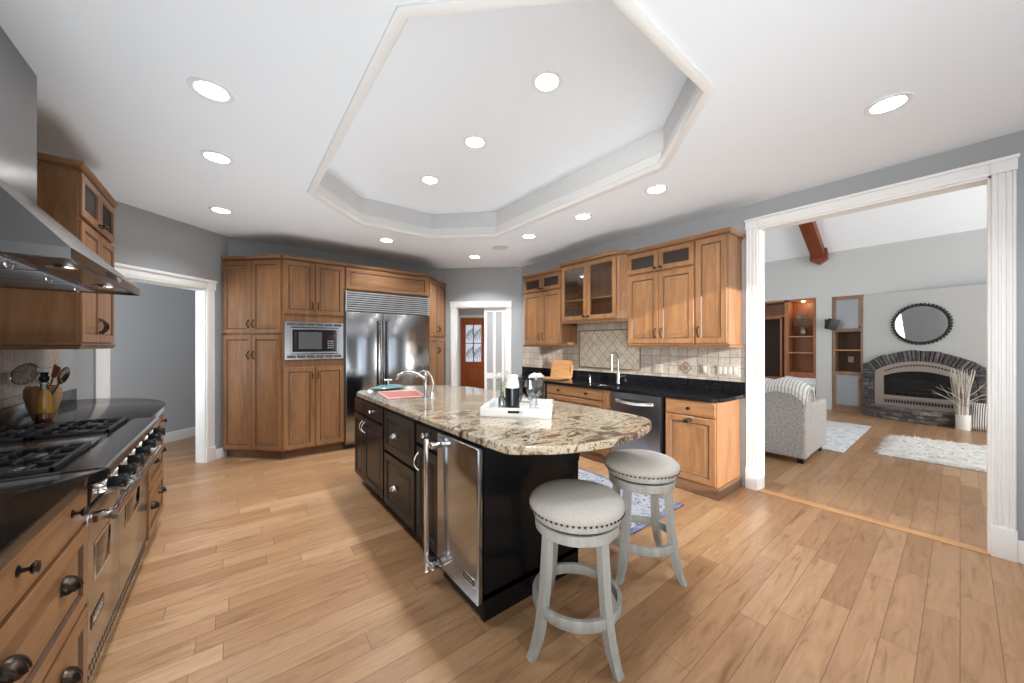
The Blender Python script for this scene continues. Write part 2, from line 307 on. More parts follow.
# ------------------------------------------------------------------ geometry helpers
class G:
    """collects shapes in one bmesh and links them as ONE mesh object"""
    def __init__(s): s.bm = bmesh.new()
    def _f(s, vs, mi=0):
        try:
            f = s.bm.faces.new(vs); f.material_index = mi; return f
        except ValueError: return None
    def box(s, x0, y0, z0, x1, y1, z1, bev=0.0, mi=0, seg=2):
        if x0 > x1: x0, x1 = x1, x0
        if y0 > y1: y0, y1 = y1, y0
        if z0 > z1: z0, z1 = z1, z0
        v = [s.bm.verts.new((x, y, z)) for z in (z0, z1) for y in (y0, y1) for x in (x0, x1)]
        fs = [s._f([v[i] for i in q], mi) for q in ((0, 2, 3, 1), (4, 5, 7, 6), (0, 1, 5, 4), (2, 6, 7, 3), (0, 4, 6, 2), (1, 3, 7, 5))]
        if bev > 0:
            es = list({e for f in fs for e in f.edges})
            r = bmesh.ops.bevel(s.bm, geom=es, offset=bev, segments=seg, affect='EDGES', profile=0.6)
            for f in r['faces']: f.material_index = mi
        return s
    def prism(s, pts, z0, z1, mi=0, bev=0.0, axes='xyz', seg=2):
        """polygon pts extruded along the third axis of `axes`"""
        def P(a, b, c):
            d = dict(zip(axes, (a, b, c))); return (d['x'], d['y'], d['z'])
        lo = [s.bm.verts.new(P(a, b, z0)) for a, b in pts]; hi = [s.bm.verts.new(P(a, b, z1)) for a, b in pts]
        n = len(pts); fl = s._f(lo[::-1], mi); fh = s._f(hi, mi); fs = [fl, fh]
        for i in range(n): fs.append(s._f([lo[i], lo[(i+1) % n], hi[(i+1) % n], hi[i]], mi))
        if bev > 0:
            es = list({e for f in (fl, fh) for e in f.edges})
            r = bmesh.ops.bevel(s.bm, geom=es, offset=bev, segments=seg, affect='EDGES', profile=0.6)
            for f in r['faces']: f.material_index = mi
        return s
    def tube(s, pts, r, n=8, closed=False, mi=0, caps=True):
        pts = [Vector(p) for p in pts]; k = len(pts)
        rad = r if isinstance(r, (list, tuple)) else [r]*k
        rings = []; prev = None
        for i, p in enumerate(pts):
            a = pts[(i-1) % k] if (closed or i > 0) else p; b = pts[(i+1) % k] if (closed or i < k-1) else p
            t = (b - a).normalized()
            if prev is None:
                ref = Vector((0, 0, 1)) if abs(t.z) < 0.9 else Vector((1, 0, 0)); u = t.cross(ref).normalized()
            else:
                u = (prev - t*prev.dot(t)).normalized()
            prev = u; w_ = t.cross(u)
            rings.append([s.bm.verts.new(p + (u*math.cos(2*PI*j/n) + w_*math.sin(2*PI*j/n))*rad[i]) for j in range(n)])
        for i in range(k if closed else k-1):
            A, B = rings[i], rings[(i+1) % k]
            for j in range(n): s._f([A[j], A[(j+1) % n], B[(j+1) % n], B[j]], mi)
        if caps and not closed:
            s._f(rings[0][::-1], mi); s._f(rings[-1], mi)
        return s
    def lathe(s, prof, c=(0, 0, 0), n=24, axis='z', mi=0, sx=1.0, sy=1.0):
        c = Vector(c); rings = []
        for r, h in prof:
            ring = []
            for j in range(n):
                a = 2*PI*j/n; x, y = r*math.cos(a)*sx, r*math.sin(a)*sy
                v = {'z': (x, y, h), 'y': (x, h, -y), 'x': (h, x, y)}[axis]
                ring.append(s.bm.verts.new(c + Vector(v)))
            rings.append(ring)
        for A, B in zip(rings, rings[1:]):
            for j in range(n): s._f([A[j], A[(j+1) % n], B[(j+1) % n], B[j]], mi)
        if abs(prof[0][0]-prof[-1][0]) < 1e-6 and prof[0][0] > 1e-3:     # open ring such as a rim: close the section, no lids
            A, B = rings[-1], rings[0]
            if abs(prof[0][1]-prof[-1][1]) > 1e-6:
                for j in range(n): s._f([A[j], A[(j+1) % n], B[(j+1) % n], B[j]], mi)
        else:
            if prof[0][0] > 1e-6: s._f(rings[0][::-1], mi)
            if prof[-1][0] > 1e-6: s._f(rings[-1], mi)
        bmesh.ops.remove_doubles(s.bm, verts=[v for ring in (rings[0], rings[-1]) for v in ring], dist=1e-6)
        return s
    def ball(s, c, r, n=12, m=8, mi=0):
        rx, ry, rz = r if isinstance(r, (tuple, list)) else (r, r, r)
        prof = [(max(1e-7, math.sin(PI*i/m)), -math.cos(PI*i/m)) for i in range(m+1)]
        st = len(s.bm.verts); s.bm.verts.ensure_lookup_table()
        rings = []
        for a, b in prof[1:-1]: rings.append([s.bm.verts.new((c[0]+a*rx*math.cos(2*PI*j/n), c[1]+a*ry*math.sin(2*PI*j/n), c[2]+b*rz)) for j in range(n)])
        lo = s.bm.verts.new((c[0], c[1], c[2]-rz)); hi = s.bm.verts.new((c[0], c[1], c[2]+rz))
        for j in range(n):
            s._f([lo, rings[0][(j+1) % n], rings[0][j]], mi); s._f([hi, rings[-1][j], rings[-1][(j+1) % n]], mi)
        for A, B in zip(rings, rings[1:]):
            for j in range(n): s._f([A[j], A[(j+1) % n], B[(j+1) % n], B[j]], mi)
        return s
    def grid(s, fn, nu, nv, mi=0, closed_u=False):
        vs = [[s.bm.verts.new(fn(i/(nu if closed_u else nu-1), j/(nv-1))) for i in range(nu)] for j in range(nv)]
        for j in range(nv-1):
            for i in range(nu if closed_u else nu-1): s._f([vs[j][i], vs[j][(i+1) % nu], vs[j+1][(i+1) % nu], vs[j+1][i]], mi)
        return vs
    def slab_hole(s, outer, holes, z0, z1, mi=0, bev=0.0):
        """flat slab with holes, top and bottom filled"""
        for z, up in ((z1, True), (z0, False)):
            loops = [[Vector((x, y, 0)) for x, y in L] for L in [outer]+holes]
            flat = [p for L in loops for p in L]; vs = [s.bm.verts.new((p.x, p.y, z)) for p in flat]
            for t in tessellate_polygon(loops):
                q = [vs[i] for i in t]
                nrm = (q[1].co-q[0].co).cross(q[2].co-q[0].co).z
                s._f(q if (nrm > 0) == up else q[::-1], mi)
        for L in [outer]+holes:
            n = len(L); a = [s.bm.verts.new((x, y, z0)) for x, y in L]; b = [s.bm.verts.new((x, y, z1)) for x, y in L]
            for i in range(n): s._f([a[i], a[(i+1) % n], b[(i+1) % n], b[i]], mi)
        bmesh.ops.remove_doubles(s.bm, verts=s.bm.verts[:], dist=1e-5)
        return s
    def rings(s, x0, z0, x1, z1, rr):
        """nested rectangles in the x-z plane: rr = [(inset, y, mi of the face strip that ENDS here)], last one filled"""
        prev = None
        for ins, y, mi in rr:
            q = [s.bm.verts.new(p) for p in ((x0+ins, y, z0+ins), (x1-ins, y, z0+ins), (x1-ins, y, z1-ins), (x0+ins, y, z1-ins))]
            if prev:
                for i in range(4): s._f([prev[i], prev[(i+1) % 4], q[(i+1) % 4], q[i]], mi)
            prev = q
        s._f(prev, rr[-1][2] if rr[-1][2] != 1 else 0)
        return s
    def raised(s, x0, z0, x1, z1, yf=-0.02, t=0.02, w_=0.055):
        w_ = min(w_, (x1-x0)*0.22, (z1-z0)*0.22); pw = min(0.032, (x1-x0)*0.12, (z1-z0)*0.12)
        return s.rings(x0, z0, x1, z1, [(0, yf+t, 0), (0, yf+0.004, 0), (0.004, yf, 0), (w_-0.004, yf, 0), (w_, yf+0.004, 1), (w_+0.005, yf+0.010, 1),
                                        (w_+0.009, yf+0.010, 1), (w_+0.009+pw, yf+0.002, 0), (w_+0.012+pw, yf+0.002, 1), (w_+0.0135+pw, yf+0.002, 0)])
    def flat(s, x0, z0, x1, z1, yf=-0.02, t=0.02):
        return s.rings(x0, z0, x1, z1, [(0, yf+t, 0), (0, yf+0.006, 0), (0.006, yf, 0), (0.014, yf, 0), (0.016, yf, 1), (0.0175, yf, 0)])
    def frame(s, x0, z0, x1, z1, w_, y0, y1, mi=0, gl=True):
        return s.ring_frame(x0, z0, x1, z1, w_, y0, y1, mi, gl)
    def ring_frame(s, x0, z0, x1, z1, w_, y0, y1, mi=0, gl=True):
        rr = [(0, y1, 0), (0, y0+0.003, 0), (0.003, y0, 0), (w_-0.004, y0, 0), (w_, y0+0.005, 1 if gl else 0), (w_, y1, 0)]
        prev = None; first = None
        for ins, y, m_ in rr:
            q = [s.bm.verts.new(p) for p in ((x0+ins, y, z0+ins), (x1-ins, y, z0+ins), (x1-ins, y, z1-ins), (x0+ins, y, z1-ins))]
            if prev:
                for i in range(4): s._f([prev[i], prev[(i+1) % 4], q[(i+1) % 4], q[i]], m_ or mi)
            else: first = q
            prev = q
        for i in range(4): s._f([prev[i], prev[(i+1) % 4], first[(i+1) % 4], first[i]], mi)
        return s
    def sweep(s, prof, path, closed=False, mi=0):
        """profile (offset to the left of the path, z) swept along a horizontal path with mitred corners"""
        P = [Vector((x, y, 0)) for x, y in path]; n = len(P); rows = []
        for i, p in enumerate(P):
            a = P[(i-1) % n] if (closed or i > 0) else None; b = P[(i+1) % n] if (closed or i < n-1) else None
            d1 = (p-a).normalized() if a is not None else (b-p).normalized(); d2 = (b-p).normalized() if b is not None else d1
            n1 = Vector((-d1.y, d1.x, 0)); n2 = Vector((-d2.y, d2.x, 0)); m_ = (n1+n2); m_ = m_/max(1e-6, m_.dot(n1))
            rows.append([s.bm.verts.new((p.x+m_.x*o, p.y+m_.y*o, z)) for o, z in prof])
        k = len(prof)
        for i in range(n if closed else n-1):
            A, B = rows[i], rows[(i+1) % n]
            for j in range(k): s._f([A[j], B[j], B[(j+1) % k], A[(j+1) % k]], mi)
        if not closed: s._f(rows[0], mi); s._f(rows[-1][::-1], mi)
        return s
    def xf(s, m): bmesh.ops.transform(s.bm, matrix=m, verts=s.bm.verts[:]); return s
    def build(s, name, mats, parent=None, smooth=38, fix=True):
        bm = s.bm
        if fix: bmesh.ops.recalc_face_normals(bm, faces=bm.faces[:])
        lim = math.radians(smooth)
        for f in bm.faces: f.smooth = True
        for e in bm.edges:
            if len(e.link_faces) == 2: e.smooth = e.calc_face_angle(0) < lim
            else: e.smooth = False
        me = bpy.data.meshes.new(name); bm.to_mesh(me); bm.free()
        if not isinstance(mats, (list, tuple)): mats = [mats]
        for m_ in mats: me.materials.append(M[m_] if isinstance(m_, str) else m_)
        o = bpy.data.objects.new(name, me); COL.objects.link(o)
        if parent is not None: o.parent = parent
        return o
def thing(name, label, cat, loc=(0, 0, 0), rot=0.0, group=None):
    o = bpy.data.objects.new(name, None); COL.objects.link(o); o.empty_display_size = 0.1
    o.location = loc if len(loc) == 3 else (loc[0], loc[1], 0); o.rotation_euler = (0, 0, rot)
    return tag(o, label, cat, group)
def tag(o, label, cat, group=None):
    o['label'] = label; o['category'] = cat
    if group: o['group'] = group
    return o
def struct(o, label=None):
    o['kind'] = 'structure'
    if label: o['label'] = label
    return o
def dup(root, label, loc=None, rot=None):
    c = root.copy(); COL.objects.link(c); c['label'] = label
    if loc is not None: c.location = loc
    if rot is not None: c.rotation_euler = (0, 0, rot)
    def kids(a, b):
        for ch in a.children:
            d = ch.copy(); COL.objects.link(d); d.parent = b; kids(ch, d)
    kids(root, c); return c
def text_mesh(body, size, depth):
    cu = bpy.data.curves.new('lettering', 'FONT'); cu.body = body; cu.size = size; cu.extrude = depth
    cu.align_x = 'CENTER'; cu.align_y = 'CENTER'
    o = bpy.data.objects.new('lettering', cu); COL.objects.link(o)
    dg = bpy.context.evaluated_depsgraph_get(); me = bpy.data.meshes.new_from_object(o.evaluated_get(dg))
    bpy.data.objects.remove(o); bpy.data.curves.remove(cu); return me
def lettering(name, body, size, mat_, parent, loc, rot):
    me = text_mesh(body, size, 0.0006); me.materials.clear(); me.materials.append(M[mat_])
    o = bpy.data.objects.new(name, me); COL.objects.link(o); o.parent = parent; o.location = loc; o.rotation_euler = rot; return o
def local(p, loc, rot):
    dx, dy = p[0]-loc[0], p[1]-loc[1]; c, s = math.cos(rot), math.sin(rot)
    return (c*dx + s*dy, -s*dx + c*dy)
def arc(c, r, a0, a1, n, plane='xy'):
    return [(c[0]+r*math.cos(a0+(a1-a0)*i/n), c[1]+r*math.sin(a0+(a1-a0)*i/n)) for i in range(n+1)]

# hardware (local frame: front faces -y)
def bow_pull(parent, x, z, y=-0.02, h=0.095, vertical=True, m='bronze', name='handle', r=0.0055, d=0.03):
    g = G(); pts = []
    for i in range(9):
        t = i/8; a = PI*t; off = (t-0.5)*h; out = y - d*math.sin(a)**0.7
        pts.append((x, out, z+off) if vertical else (x+off, out, z))
    g.tube(pts, [r*1.5]+[r]*2+[r*1.25]*3+[r]*2+[r*1.5], 8)
    for e in (-0.5, 0.5):
        c = (x, y-0.002, z+e*h) if vertical else (x+e*h, y-0.002, z); g.ball(c, (0.009, 0.004, 0.009), 8, 6)
    return g.build(name, m, parent)
def knob(parent, x, z, y=-0.02, m='bronze', name='knob', s=1.0):
    g = G(); g.lathe([(0.0001, 0), (0.013*s, 0), (0.013*s, -0.003), (0.005*s, -0.006), (0.005*s, -0.018), (0.012*s, -0.022), (0.0165*s, -0.028), (0.014*s, -0.034), (0.0001, -0.037)], (x, y, z), 14, 'y')
    return g.build(name, m, parent)
def cup_pull(parent, x, z, y=-0.02, wd=0.085, h=0.036, d=0.032, m='bronze', name='cup_pull'):
    g = G()
    def fn(u, v):
        th = PI*u; ph = PI/2*v; s_ = math.sin(th)
        rib = 1.0 + 0.05*math.cos(14*th)
        return (x + wd/2*math.cos(th)*rib, y - d*s_*math.sin(ph)*rib, z + h*s_*math.cos(ph) - h*0.4)
    g.grid(fn, 29, 7); g.box(x-wd/2+0.008, y-0.004, z-h*0.34, x+wd/2-0.008, y, z+h*0.3, 0.001)
    return g.build(name, m, parent)
def door_panel(parent, x0, z0, x1, z1, mats=('maple_v', 'glaze'), name='door', label=None, yf=-0.02):
    o = G().raised(x0, z0, x1, z1, yf).build(name, mats, parent)
    return o
def glass_door(parent, x0, z0, x1, z1, glass='glass_cab', w_=0.055, mats=('maple_v', 'glaze')):
    o = G().ring_frame(x0, z0, x1, z1, w_, -0.02, 0.0).build('glazed_door', mats, parent)
    G().box(x0+w_-0.004, -0.011, z0+w_-0.004, x1-w_+0.004, -0.008, z1-w_+0.004).build('glass_pane', glass, o)
    return o
def drawer_front(parent, x0, z0, x1, z1, panel=False, mats=('maple_h', 'glaze')):
    g = G(); (g.raised if panel else g.flat)(x0, z0, x1, z1)
    return g.build('drawer', mats, parent)
def shell(g, W, D, z0, z1, t=0.018, x0=0.0):
    g.box(x0, 0, z0, x0+t, D, z1); g.box(x0+W-t, 0, z0, x0+W, D, z1); g.box(x0+t, 0, z0, x0+W-t, D, z0+t); g.box(x0+t, 0, z1-t, x0+W-t, D, z1)
    g.box(x0+t, D-0.01, z0+t, x0+W-t, D, z1-t); return g
def crown(parent, path, z, side=1, mats=('maple_h', 'glaze')):
    """small stepped crown with a dark rope line; path runs so that `left` of it is outward"""
    g = G(); g.sweep([(0, z), (0.010*side, z), (0.014*side, z+0.012), (0.030*side, z+0.028), (0.034*side, z+0.045), (0, z+0.045)], path)
    g.sweep([(0.0105*side, z+0.003), (0.0165*side, z+0.003), (0.0185*side, z+0.011), (0.0125*side, z+0.011)], path, mi=1)
    return g.build('crown_moulding', mats, parent)
def rail(parent, path, z, side=1):
    g = G(); g.sweep([(0, z), (0.016*side, z), (0.020*side, z-0.012), (0.010*side, z-0.035), (0, z-0.035)], path)
    g.sweep([(0.0175*side, z-0.004), (0.0215*side, z-0.006), (0.0205*side, z-0.014), (0.017*side, z-0.014)], path, mi=1)
    return g.build('light_rail', ('maple_h', 'glaze'), parent)

# ------------------------------------------------------------------ room shell
CZ = 2.745
def frame_of(p0, p1):
    return (p0[0], p0[1], 0), math.atan2(p1[1]-p0[1], p1[0]-p0[0]), math.hypot(p1[0]-p0[0], p1[1]-p0[1])
def place(o, loc, rot): o.location = loc; o.rotation_euler = (0, 0, rot); return o
def wall(name, p0, p1, z1, t, openings=(), m='wall', z0=0.0, extra=(0, 0)):
    """wall seen from the room with p0 on the left; openings (s0, s1, sill, head)"""
    loc, rot, L = frame_of(p0, p1); g = G()
    a, b = -extra[0], L+extra[1]; xs = a
    for s0, s1, sl, hd in sorted(openings):
        g.box(xs, 0, z0, s0, t, z1); g.box(s0, 0, hd, s1, t, z1)
        if sl > z0: g.box(s0, 0, z0, s1, t, sl)
        xs = s1
    g.box(xs, 0, z0, b, t, z1)
    bmesh.ops.remove_doubles(g.bm, verts=g.bm.verts[:], dist=1e-5)
    return struct(place(g.build(name, m, None, fix=False), loc, rot))

fl = G(); fl.prism([(-5, -3), (10.3, -4.2), (10.3, 12), (-5, 12)], -0.1, 0.0)
struct(fl.build('floor', 'floor'))
TR = [(0.54, 1.408), (1.138, 0.82), (1.992, 0.82), (2.59, 1.408), (2.59, 3.592), (1.992, 4.18), (1.138, 4.18), (0.54, 3.592)]   # tray opening
TO = [(0.52, 1.40), (1.13, 0.80), (2.0, 0.80), (2.61, 1.40), (2.61, 3.60), (2.0, 4.20), (1.13, 4.20), (0.52, 3.60)]
g = G(); g.slab_hole([(-5, -1.7), (3.96, -1.7), (3.96, 4.75), (8.5, 9.2), (8.5, 12), (-5, 12)], [TR], CZ, CZ+0.02)
struct(g.build('ceiling', 'ceiling', fix=False))
g = G(); g.prism([(0.4, 0.7), (2.75, 0.7), (2.75, 4.3), (0.4, 4.3)], 3.05, 3.10); struct(g.build('ceiling_tray', 'ceiling'))
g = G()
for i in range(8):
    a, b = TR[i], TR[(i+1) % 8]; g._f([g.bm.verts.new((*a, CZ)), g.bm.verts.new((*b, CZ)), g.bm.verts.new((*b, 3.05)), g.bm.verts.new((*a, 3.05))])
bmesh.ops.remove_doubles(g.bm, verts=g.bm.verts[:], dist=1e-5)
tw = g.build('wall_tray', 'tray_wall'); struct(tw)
so = tw.modifiers.new('thickness', 'SOLIDIFY'); so.thickness = 0.02; so.offset = 1
# crown around the tray: stepped ring on the ceiling that turns up into the recess
g = G(); g.sweep([(0, CZ), (0, CZ-0.010), (-0.018, CZ-0.016), (-0.050, CZ-0.010), (-0.060, CZ+0.004), (-0.062, CZ+0.022), (-0.050, CZ+0.036), (-0.050, CZ+0.060), (-0.036, CZ+0.085), (-0.036, CZ+0.115), (-0.028, CZ+0.125), (-0.018, CZ+0.125), (-0.018, CZ)], TO[::-1], closed=True)
struct(g.build('trim_1', 'white_trim'))

WLp, WLq = (-1.07, 4.74), (-0.04, 5.70)
WBp, WBq = (2.934, 5.706), (3.935, 4.70)
sL = lambda p: math.hypot(p[0]-WLp[0], p[1]-WLp[1])
L0, L1 = sL((-0.902, 4.897)), sL((-0.243, 5.511))
B0, B1 = math.hypot(3.109-2.934, 5.706-5.53), math.hypot(3.739-2.934, 5.706-4.898)
R0, R1 = 4.70-1.195, 4.70+0.128
wall('wall_left', (-1.07, -1.6), WLp, CZ, 0.12, extra=(0.12, 0.0))
wall('wall_far_left', WLp, WLq, CZ, 0.12, [(L0, L1, 0, 2.04)])
wall('wall_far', WLq, WBp, CZ, 0.12)
wall('wall_far_right', WBp, WBq, CZ, 0.12, [(B0, B1, 0, 2.05)])
wall('wall_right', WBq, (3.935, -1.6), 4.6, 0.13, [(R0, R1, 0, 2.50)])
wall('wall_rear', (3.935, -1.6), (-1.07, -1.6), CZ, 0.12, [(3.935-3.40, 3.935-2.40, 0.75, 2.63)], extra=(0.13, 0.0))  # unseen wall and window, sized to shape the sun patch
# window frame in the rear wall
loc, rot, _ = frame_of((3.935, -1.6), (-1.07, -1.6))
g = G()
for a in ((3.935-3.40, 0.75, 3.935-3.37, 2.63), (3.935-2.43, 0.75, 3.935-2.40, 2.63), (3.935-3.40, 0.75, 3.935-2.40, 0.78)):
    g.box(a[0], 0.02, a[1], a[2], 0.09, a[3])
struct(place(g.build('window_1', 'white_trim'), loc, rot))

def casing_profile(w_, p=0.022):
    k = w_/0.095
    q = [(0, 0), (0, -p*0.8), (0.004, -p), (0.012, -p), (0.016, -p*0.62), (0.024, -p*0.62), (0.028, -p*0.95), (0.036, -p*0.95), (0.040, -p*0.62), (0.055, -p*0.62),
         (0.059, -p*0.95), (0.067, -p*0.95), (0.071, -p*0.62), (0.079, -p*0.62), (0.083, -p), (0.091, -p), (0.095, -p*0.8), (0.095, 0)]
    return [(a*k, b) for a, b in q]
def casing(name, p0, p1, s0, s1, h, w_, t, plinth=0.20, fluted=True, cap=0.02, top=None):
    loc, rot, L = frame_of(p0, p1); g = G(); top = top or h+w_
    for a in (s0-w_, s1):
        if fluted: g.prism([(a+x, y) for x, y in casing_profile(w_)], plinth, h+0.0)
        else:
            g.prism([(a, 0), (a, -0.016), (a+0.006, -0.02), (a+w_*0.55, -0.02), (a+w_*0.6, -0.014), (a+w_-0.012, -0.014), (a+w_-0.006, -0.018), (a+w_, -0.016), (a+w_, 0)], plinth, h)
        g.box(a-0.004, -0.028, 0, a+w_+0.004, 0, plinth, 0.004)
    g.box(s0-w_, -0.022, h, s1+w_, 0, top-cap, 0.002); g.box(s0-w_, -0.028, h+w_*0.25, s1+w_, 0, h+w_*0.32); g.box(s0-w_-0.012, -0.040, top-cap, s1+w_+0.012, 0, top, 0.004)
    # corner blocks
    for a in (s0-w_-0.005, s1-0.005): g.box(a, -0.030, h, a+w_+0.010, 0, top-cap, 0.003)
    # jamb lining
    g.box(s0-0.001, -0.004, 0, s0+0.014, t+0.004, h); g.box(s1-0.014, -0.004, 0, s1+0.001, t+0.004, h); g.box(s0, -0.004, h-0.014, s1, t+0.004, h+0.001)
    return struct(place(g.build(name, 'white_trim'), loc, rot))
casing('trim_2', WBq, (3.935, -1.6), R0, R1, 2.50, 0.095, 0.13)
casing('trim_3', WLp, WLq, L0, L1, 2.04, 0.095, 0.12, 0.17, False, 0.03, 2.155)
casing('trim_4', WBp, WBq, B0, B1, 2.05, 0.095, 0.12, 0.17, False, 0.022, 2.155)
def baseboard(name, p0, p1, s0, s1, h=0.14):
    loc, rot, L = frame_of(p0, p1); g = G()
    g.prism([(0, 0), (-0.016, 0), (-0.016, h-0.03), (-0.010, h-0.015), (-0.006, h), (0, h)], s0, s1, axes='yzx')
    return struct(place(g.build(name, 'white_trim'), loc, rot))
baseboard('baseboard_right', WBq, (3.935, -1.6), R1+0.1, 6.2)
baseboard('baseboard_far_left', WLp, WLq, L1+0.099, 1.40, 0.12)
baseboard('baseboard_far_right', WBp, WBq, B1+0.099, 1.41, 0.12)
# hall beyond the left doorway
dx, dy = 0.7315, 0.6818
hp = (-2.038, 5.777); H0 = (hp[0]-2.2*dx, hp[1]-2.2*dy); H1 = (hp[0]+3.2*dx, hp[1]+3.2*dy)
wall('wall_hall', H0, H1, CZ, 0.1, m='wall_dark'); baseboard('baseboard_hall', H0, H1, 0, 5.4)
wall('wall_hall_end', (-1.07-2.2*dx, 4.74-2.2*dy), H0, CZ, 0.1, m='wall_dark')  # unseen end wall, added to block the sun from the hall
wall('wall_hall_near', (-1.10-2.3*dx, 4.77-2.3*dy), (-1.10, 4.77), CZ, 0.1, m='wall_dark')
# entry hall beyond the far right doorway
E0 = (2.934+3.6-1.6, 5.706+3.6+1.6); E1 = (3.935+3.6+1.6, 4.70+3.6-1.6)
wall('wall_entry', E0, E1, 2.7, 0.1, m='wall_dark')
wall('wall_entry_left', (2.85, 5.83), E0, 2.7, 0.1, m='wall_dark'); wall('wall_entry_right', E1, (4.25, 4.55), 2.7, 0.1, m='wall_dark')
g = G(); g.prism([(2.80, 5.88), (4.22, 4.62), (9.2, 6.65), (4.95, 10.95)], 2.55, 2.60); struct(g.build('ceiling_entry', 'wall'))

# living room
XL = 10.087
wall('wall_living_far', (XL, 3.9), (XL, -4.1), 3.38, 0.15, [(3.9-3.30, 3.9-1.967, 0, 2.435), (3.9-1.70, 3.9-1.212, 0, 2.42)], m='wall_living')
wall('wall_living_left', (4.065, 3.9), (XL, 3.9), 6.2, 0.12, m='wall_living')
wall('wall_living_rear', (XL+0.15, -4.0), (4.065, -4.0), 6.2, 0.12, m='wall_living')
wall('wall_living_near', (4.065, -4.0), (4.065, -1.6), 4.6, 0.12, m='wall_living')
g = G(); g.prism([(XL+0.15, 3.30), (XL+0.15, 3.42), (6.1, 5.52), (4.0, 4.62), (4.0, 4.5), (6.1, 5.40), (XL, 3.38)], -4.1, 4.0, axes='xzy')
struct(g.build('ceiling_living', 'ceiling'))
BR0, BR1 = (XL, 1.225), (9.806, -0.283)
_l, BRR, _ = frame_of(BR0, BR1)
g = G(); g.prism([BR0, BR1, (9.62, -1.3), (9.62, -1.7), (XL, -1.7)], 0, 2.404); struct(g.build('wall_fireplace', 'wall_light'))
g = G(); g.box(3.90, -0.128, 0.0, 3.99, 1.19, 0.006, 0.002); struct(g.build('trim_5', M['board']))

def ceiling_beam():
    g = G(); y0, y1 = 1.79, 2.01; k = -0.5166
    def zc(x): return 3.38 + k*(x-XL)
    xs = (9.93, 6.4); 
    g.prism([(xs[0], zc(xs[0])-0.20), (xs[1], zc(xs[1])-0.20), (xs[1], zc(xs[1])+0.03), (xs[0], zc(xs[0])+0.03)], y0, y1, axes='xzy', bev=0.008)
    o = g.build('ceiling_beam', 'beam'); tag(o, 'red-brown stained wood beam rising along the vaulted living room ceiling', 'beam')
    g = G(); zt = zc(10.0)
    g.prism([(y0-0.035, zt+0.05), (y0-0.035, zt-0.19), (1.9, zt-0.29), (y1+0.035, zt-0.19), (y1+0.035, zt+0.05)], 9.92, 10.083, axes='yzx', bev=0.008)
    g.build('end_block', 'beam', o)
ceiling_beam()

# recessed lights
def recessed(label, x, y, z, power, group):
    t = thing('recessed_light', label, 'ceiling light', (x, y, z), 0, group)
    g = G(); g.lathe([(0.072, -0.004), (0.078, -0.007), (0.098, -0.004), (0.100, 0.0), (0.072, 0.0)], n=32); g.build('trim_ring', 'white_trim', t)
    g = G(); g.lathe([(0.0001, -0.003), (0.074, -0.003), (0.074, 0.0), (0.0001, 0.0)], n=32); g.build('lens', 'lamp', t)
    l = bpy.data.lights.new('downlight', 'AREA'); l.shape = 'DISK'; l.size = 0.13; l.spread = math.radians(125); l.energy = power; l.color = (0.95, 0.98, 1.0)
    o = bpy.data.objects.new('downlight', l); COL.objects.link(o); o.location = (x, y, z-0.02)
LP = 8.0
for y, lb in ((2.485, 'recessed ceiling light nearest the range hood'), (3.346, 'middle recessed light of the row along the range wall'), (4.628, 'recessed ceiling light near the grey hall doorway')):
    recessed(lb, -0.085, y, CZ, LP, 'recessed lights along the range wall')
recessed('recessed ceiling light in front of the refrigerator', 1.573, 4.61, CZ, LP, 'recessed lights by the far wall')
recessed('recessed ceiling light by the far doorway', 2.93, 4.63, CZ, LP*3.4, 'recessed lights by the far wall')
for y, lb in ((3.34, 'recessed light over the glass cabinet end, beside the round speaker'), (2.474, 'recessed ceiling light between tray corner and sink wall cabinets'), (1.645, 'recessed ceiling light in front of the tall single-door wall cabinet'), (0.253, 'recessed ceiling light nearest the wide living room opening')):
    recessed(lb, 2.912, y, CZ, LP, 'recessed lights along the sink wall')
for y, lb in ((1.622, 'largest recessed light inside the raised tray ceiling'), (2.47, 'middle recessed light inside the raised tray ceiling'), (3.318, 'farthest recessed light inside the raised tray ceiling')):
    recessed(lb, 1.565, y, 3.05, LP*1.3, 'recessed lights in the tray ceiling')
t = thing('ceiling_speaker', 'round white ceiling speaker near the far doorway', 'speaker', (2.928, 3.974, CZ))
g = G(); g.lathe([(0.10, -0.003), (0.112, -0.008), (0.118, 0.0), (0.10, 0.0)], n=32); g.build('rim', 'white_trim', t)
g = G(); g.lathe([(0.0001, -0.004), (0.102, -0.004), (0.102, 0.0), (0.0001, 0.0)], n=32); g.build('grille', mat('speaker_mesh', (0.62, 0.64, 0.66), 0.8), t)

# ------------------------------------------------------------------ sink wall (right): wall cabinets
RW, LW = -PI/2, PI/2
MV, MH = ('maple_v', 'glaze'), ('maple_h', 'glaze')
def upper_pair(label, loc, rot, W, D, z0, z1, zs, group, exposed_l=False, exposed_r=False):
    t = thing('wall_cabinet', label, 'cabinet', loc, rot, group)
    g = G(); shell(g, W, D, zs-0.012, z1); g.box(0, 0, z0, W, D, zs-0.012); g.box(W/2-0.018, 0, zs, W/2+0.018, 0.02, z1); g.build('body', MV, t)
    h = W/2
    for a, b, sx in ((0.006, h-0.002, h-0.035), (h+0.002, W-0.006, h+0.035)):
        d = glass_door(t, a, zs+0.004, b, z1-0.006, 'glass_seedy', 0.052); knob(d, sx, zs+0.034)
        d = door_panel(t, a, z0+0.006, b, zs-0.024); bow_pull(d, sx, z0+0.12)
    crown(t, ([(W, D)] if exposed_r else [])+[(W, -0.0), (0, -0.0)]+([(0, D)] if exposed_l else []), z1)
    rail(t, ([(W, D)] if exposed_r else [])+[(W, 0.0), (0, 0.0)]+([(0, D)] if exposed_l else []), z0)
    return t
UX = 3.605
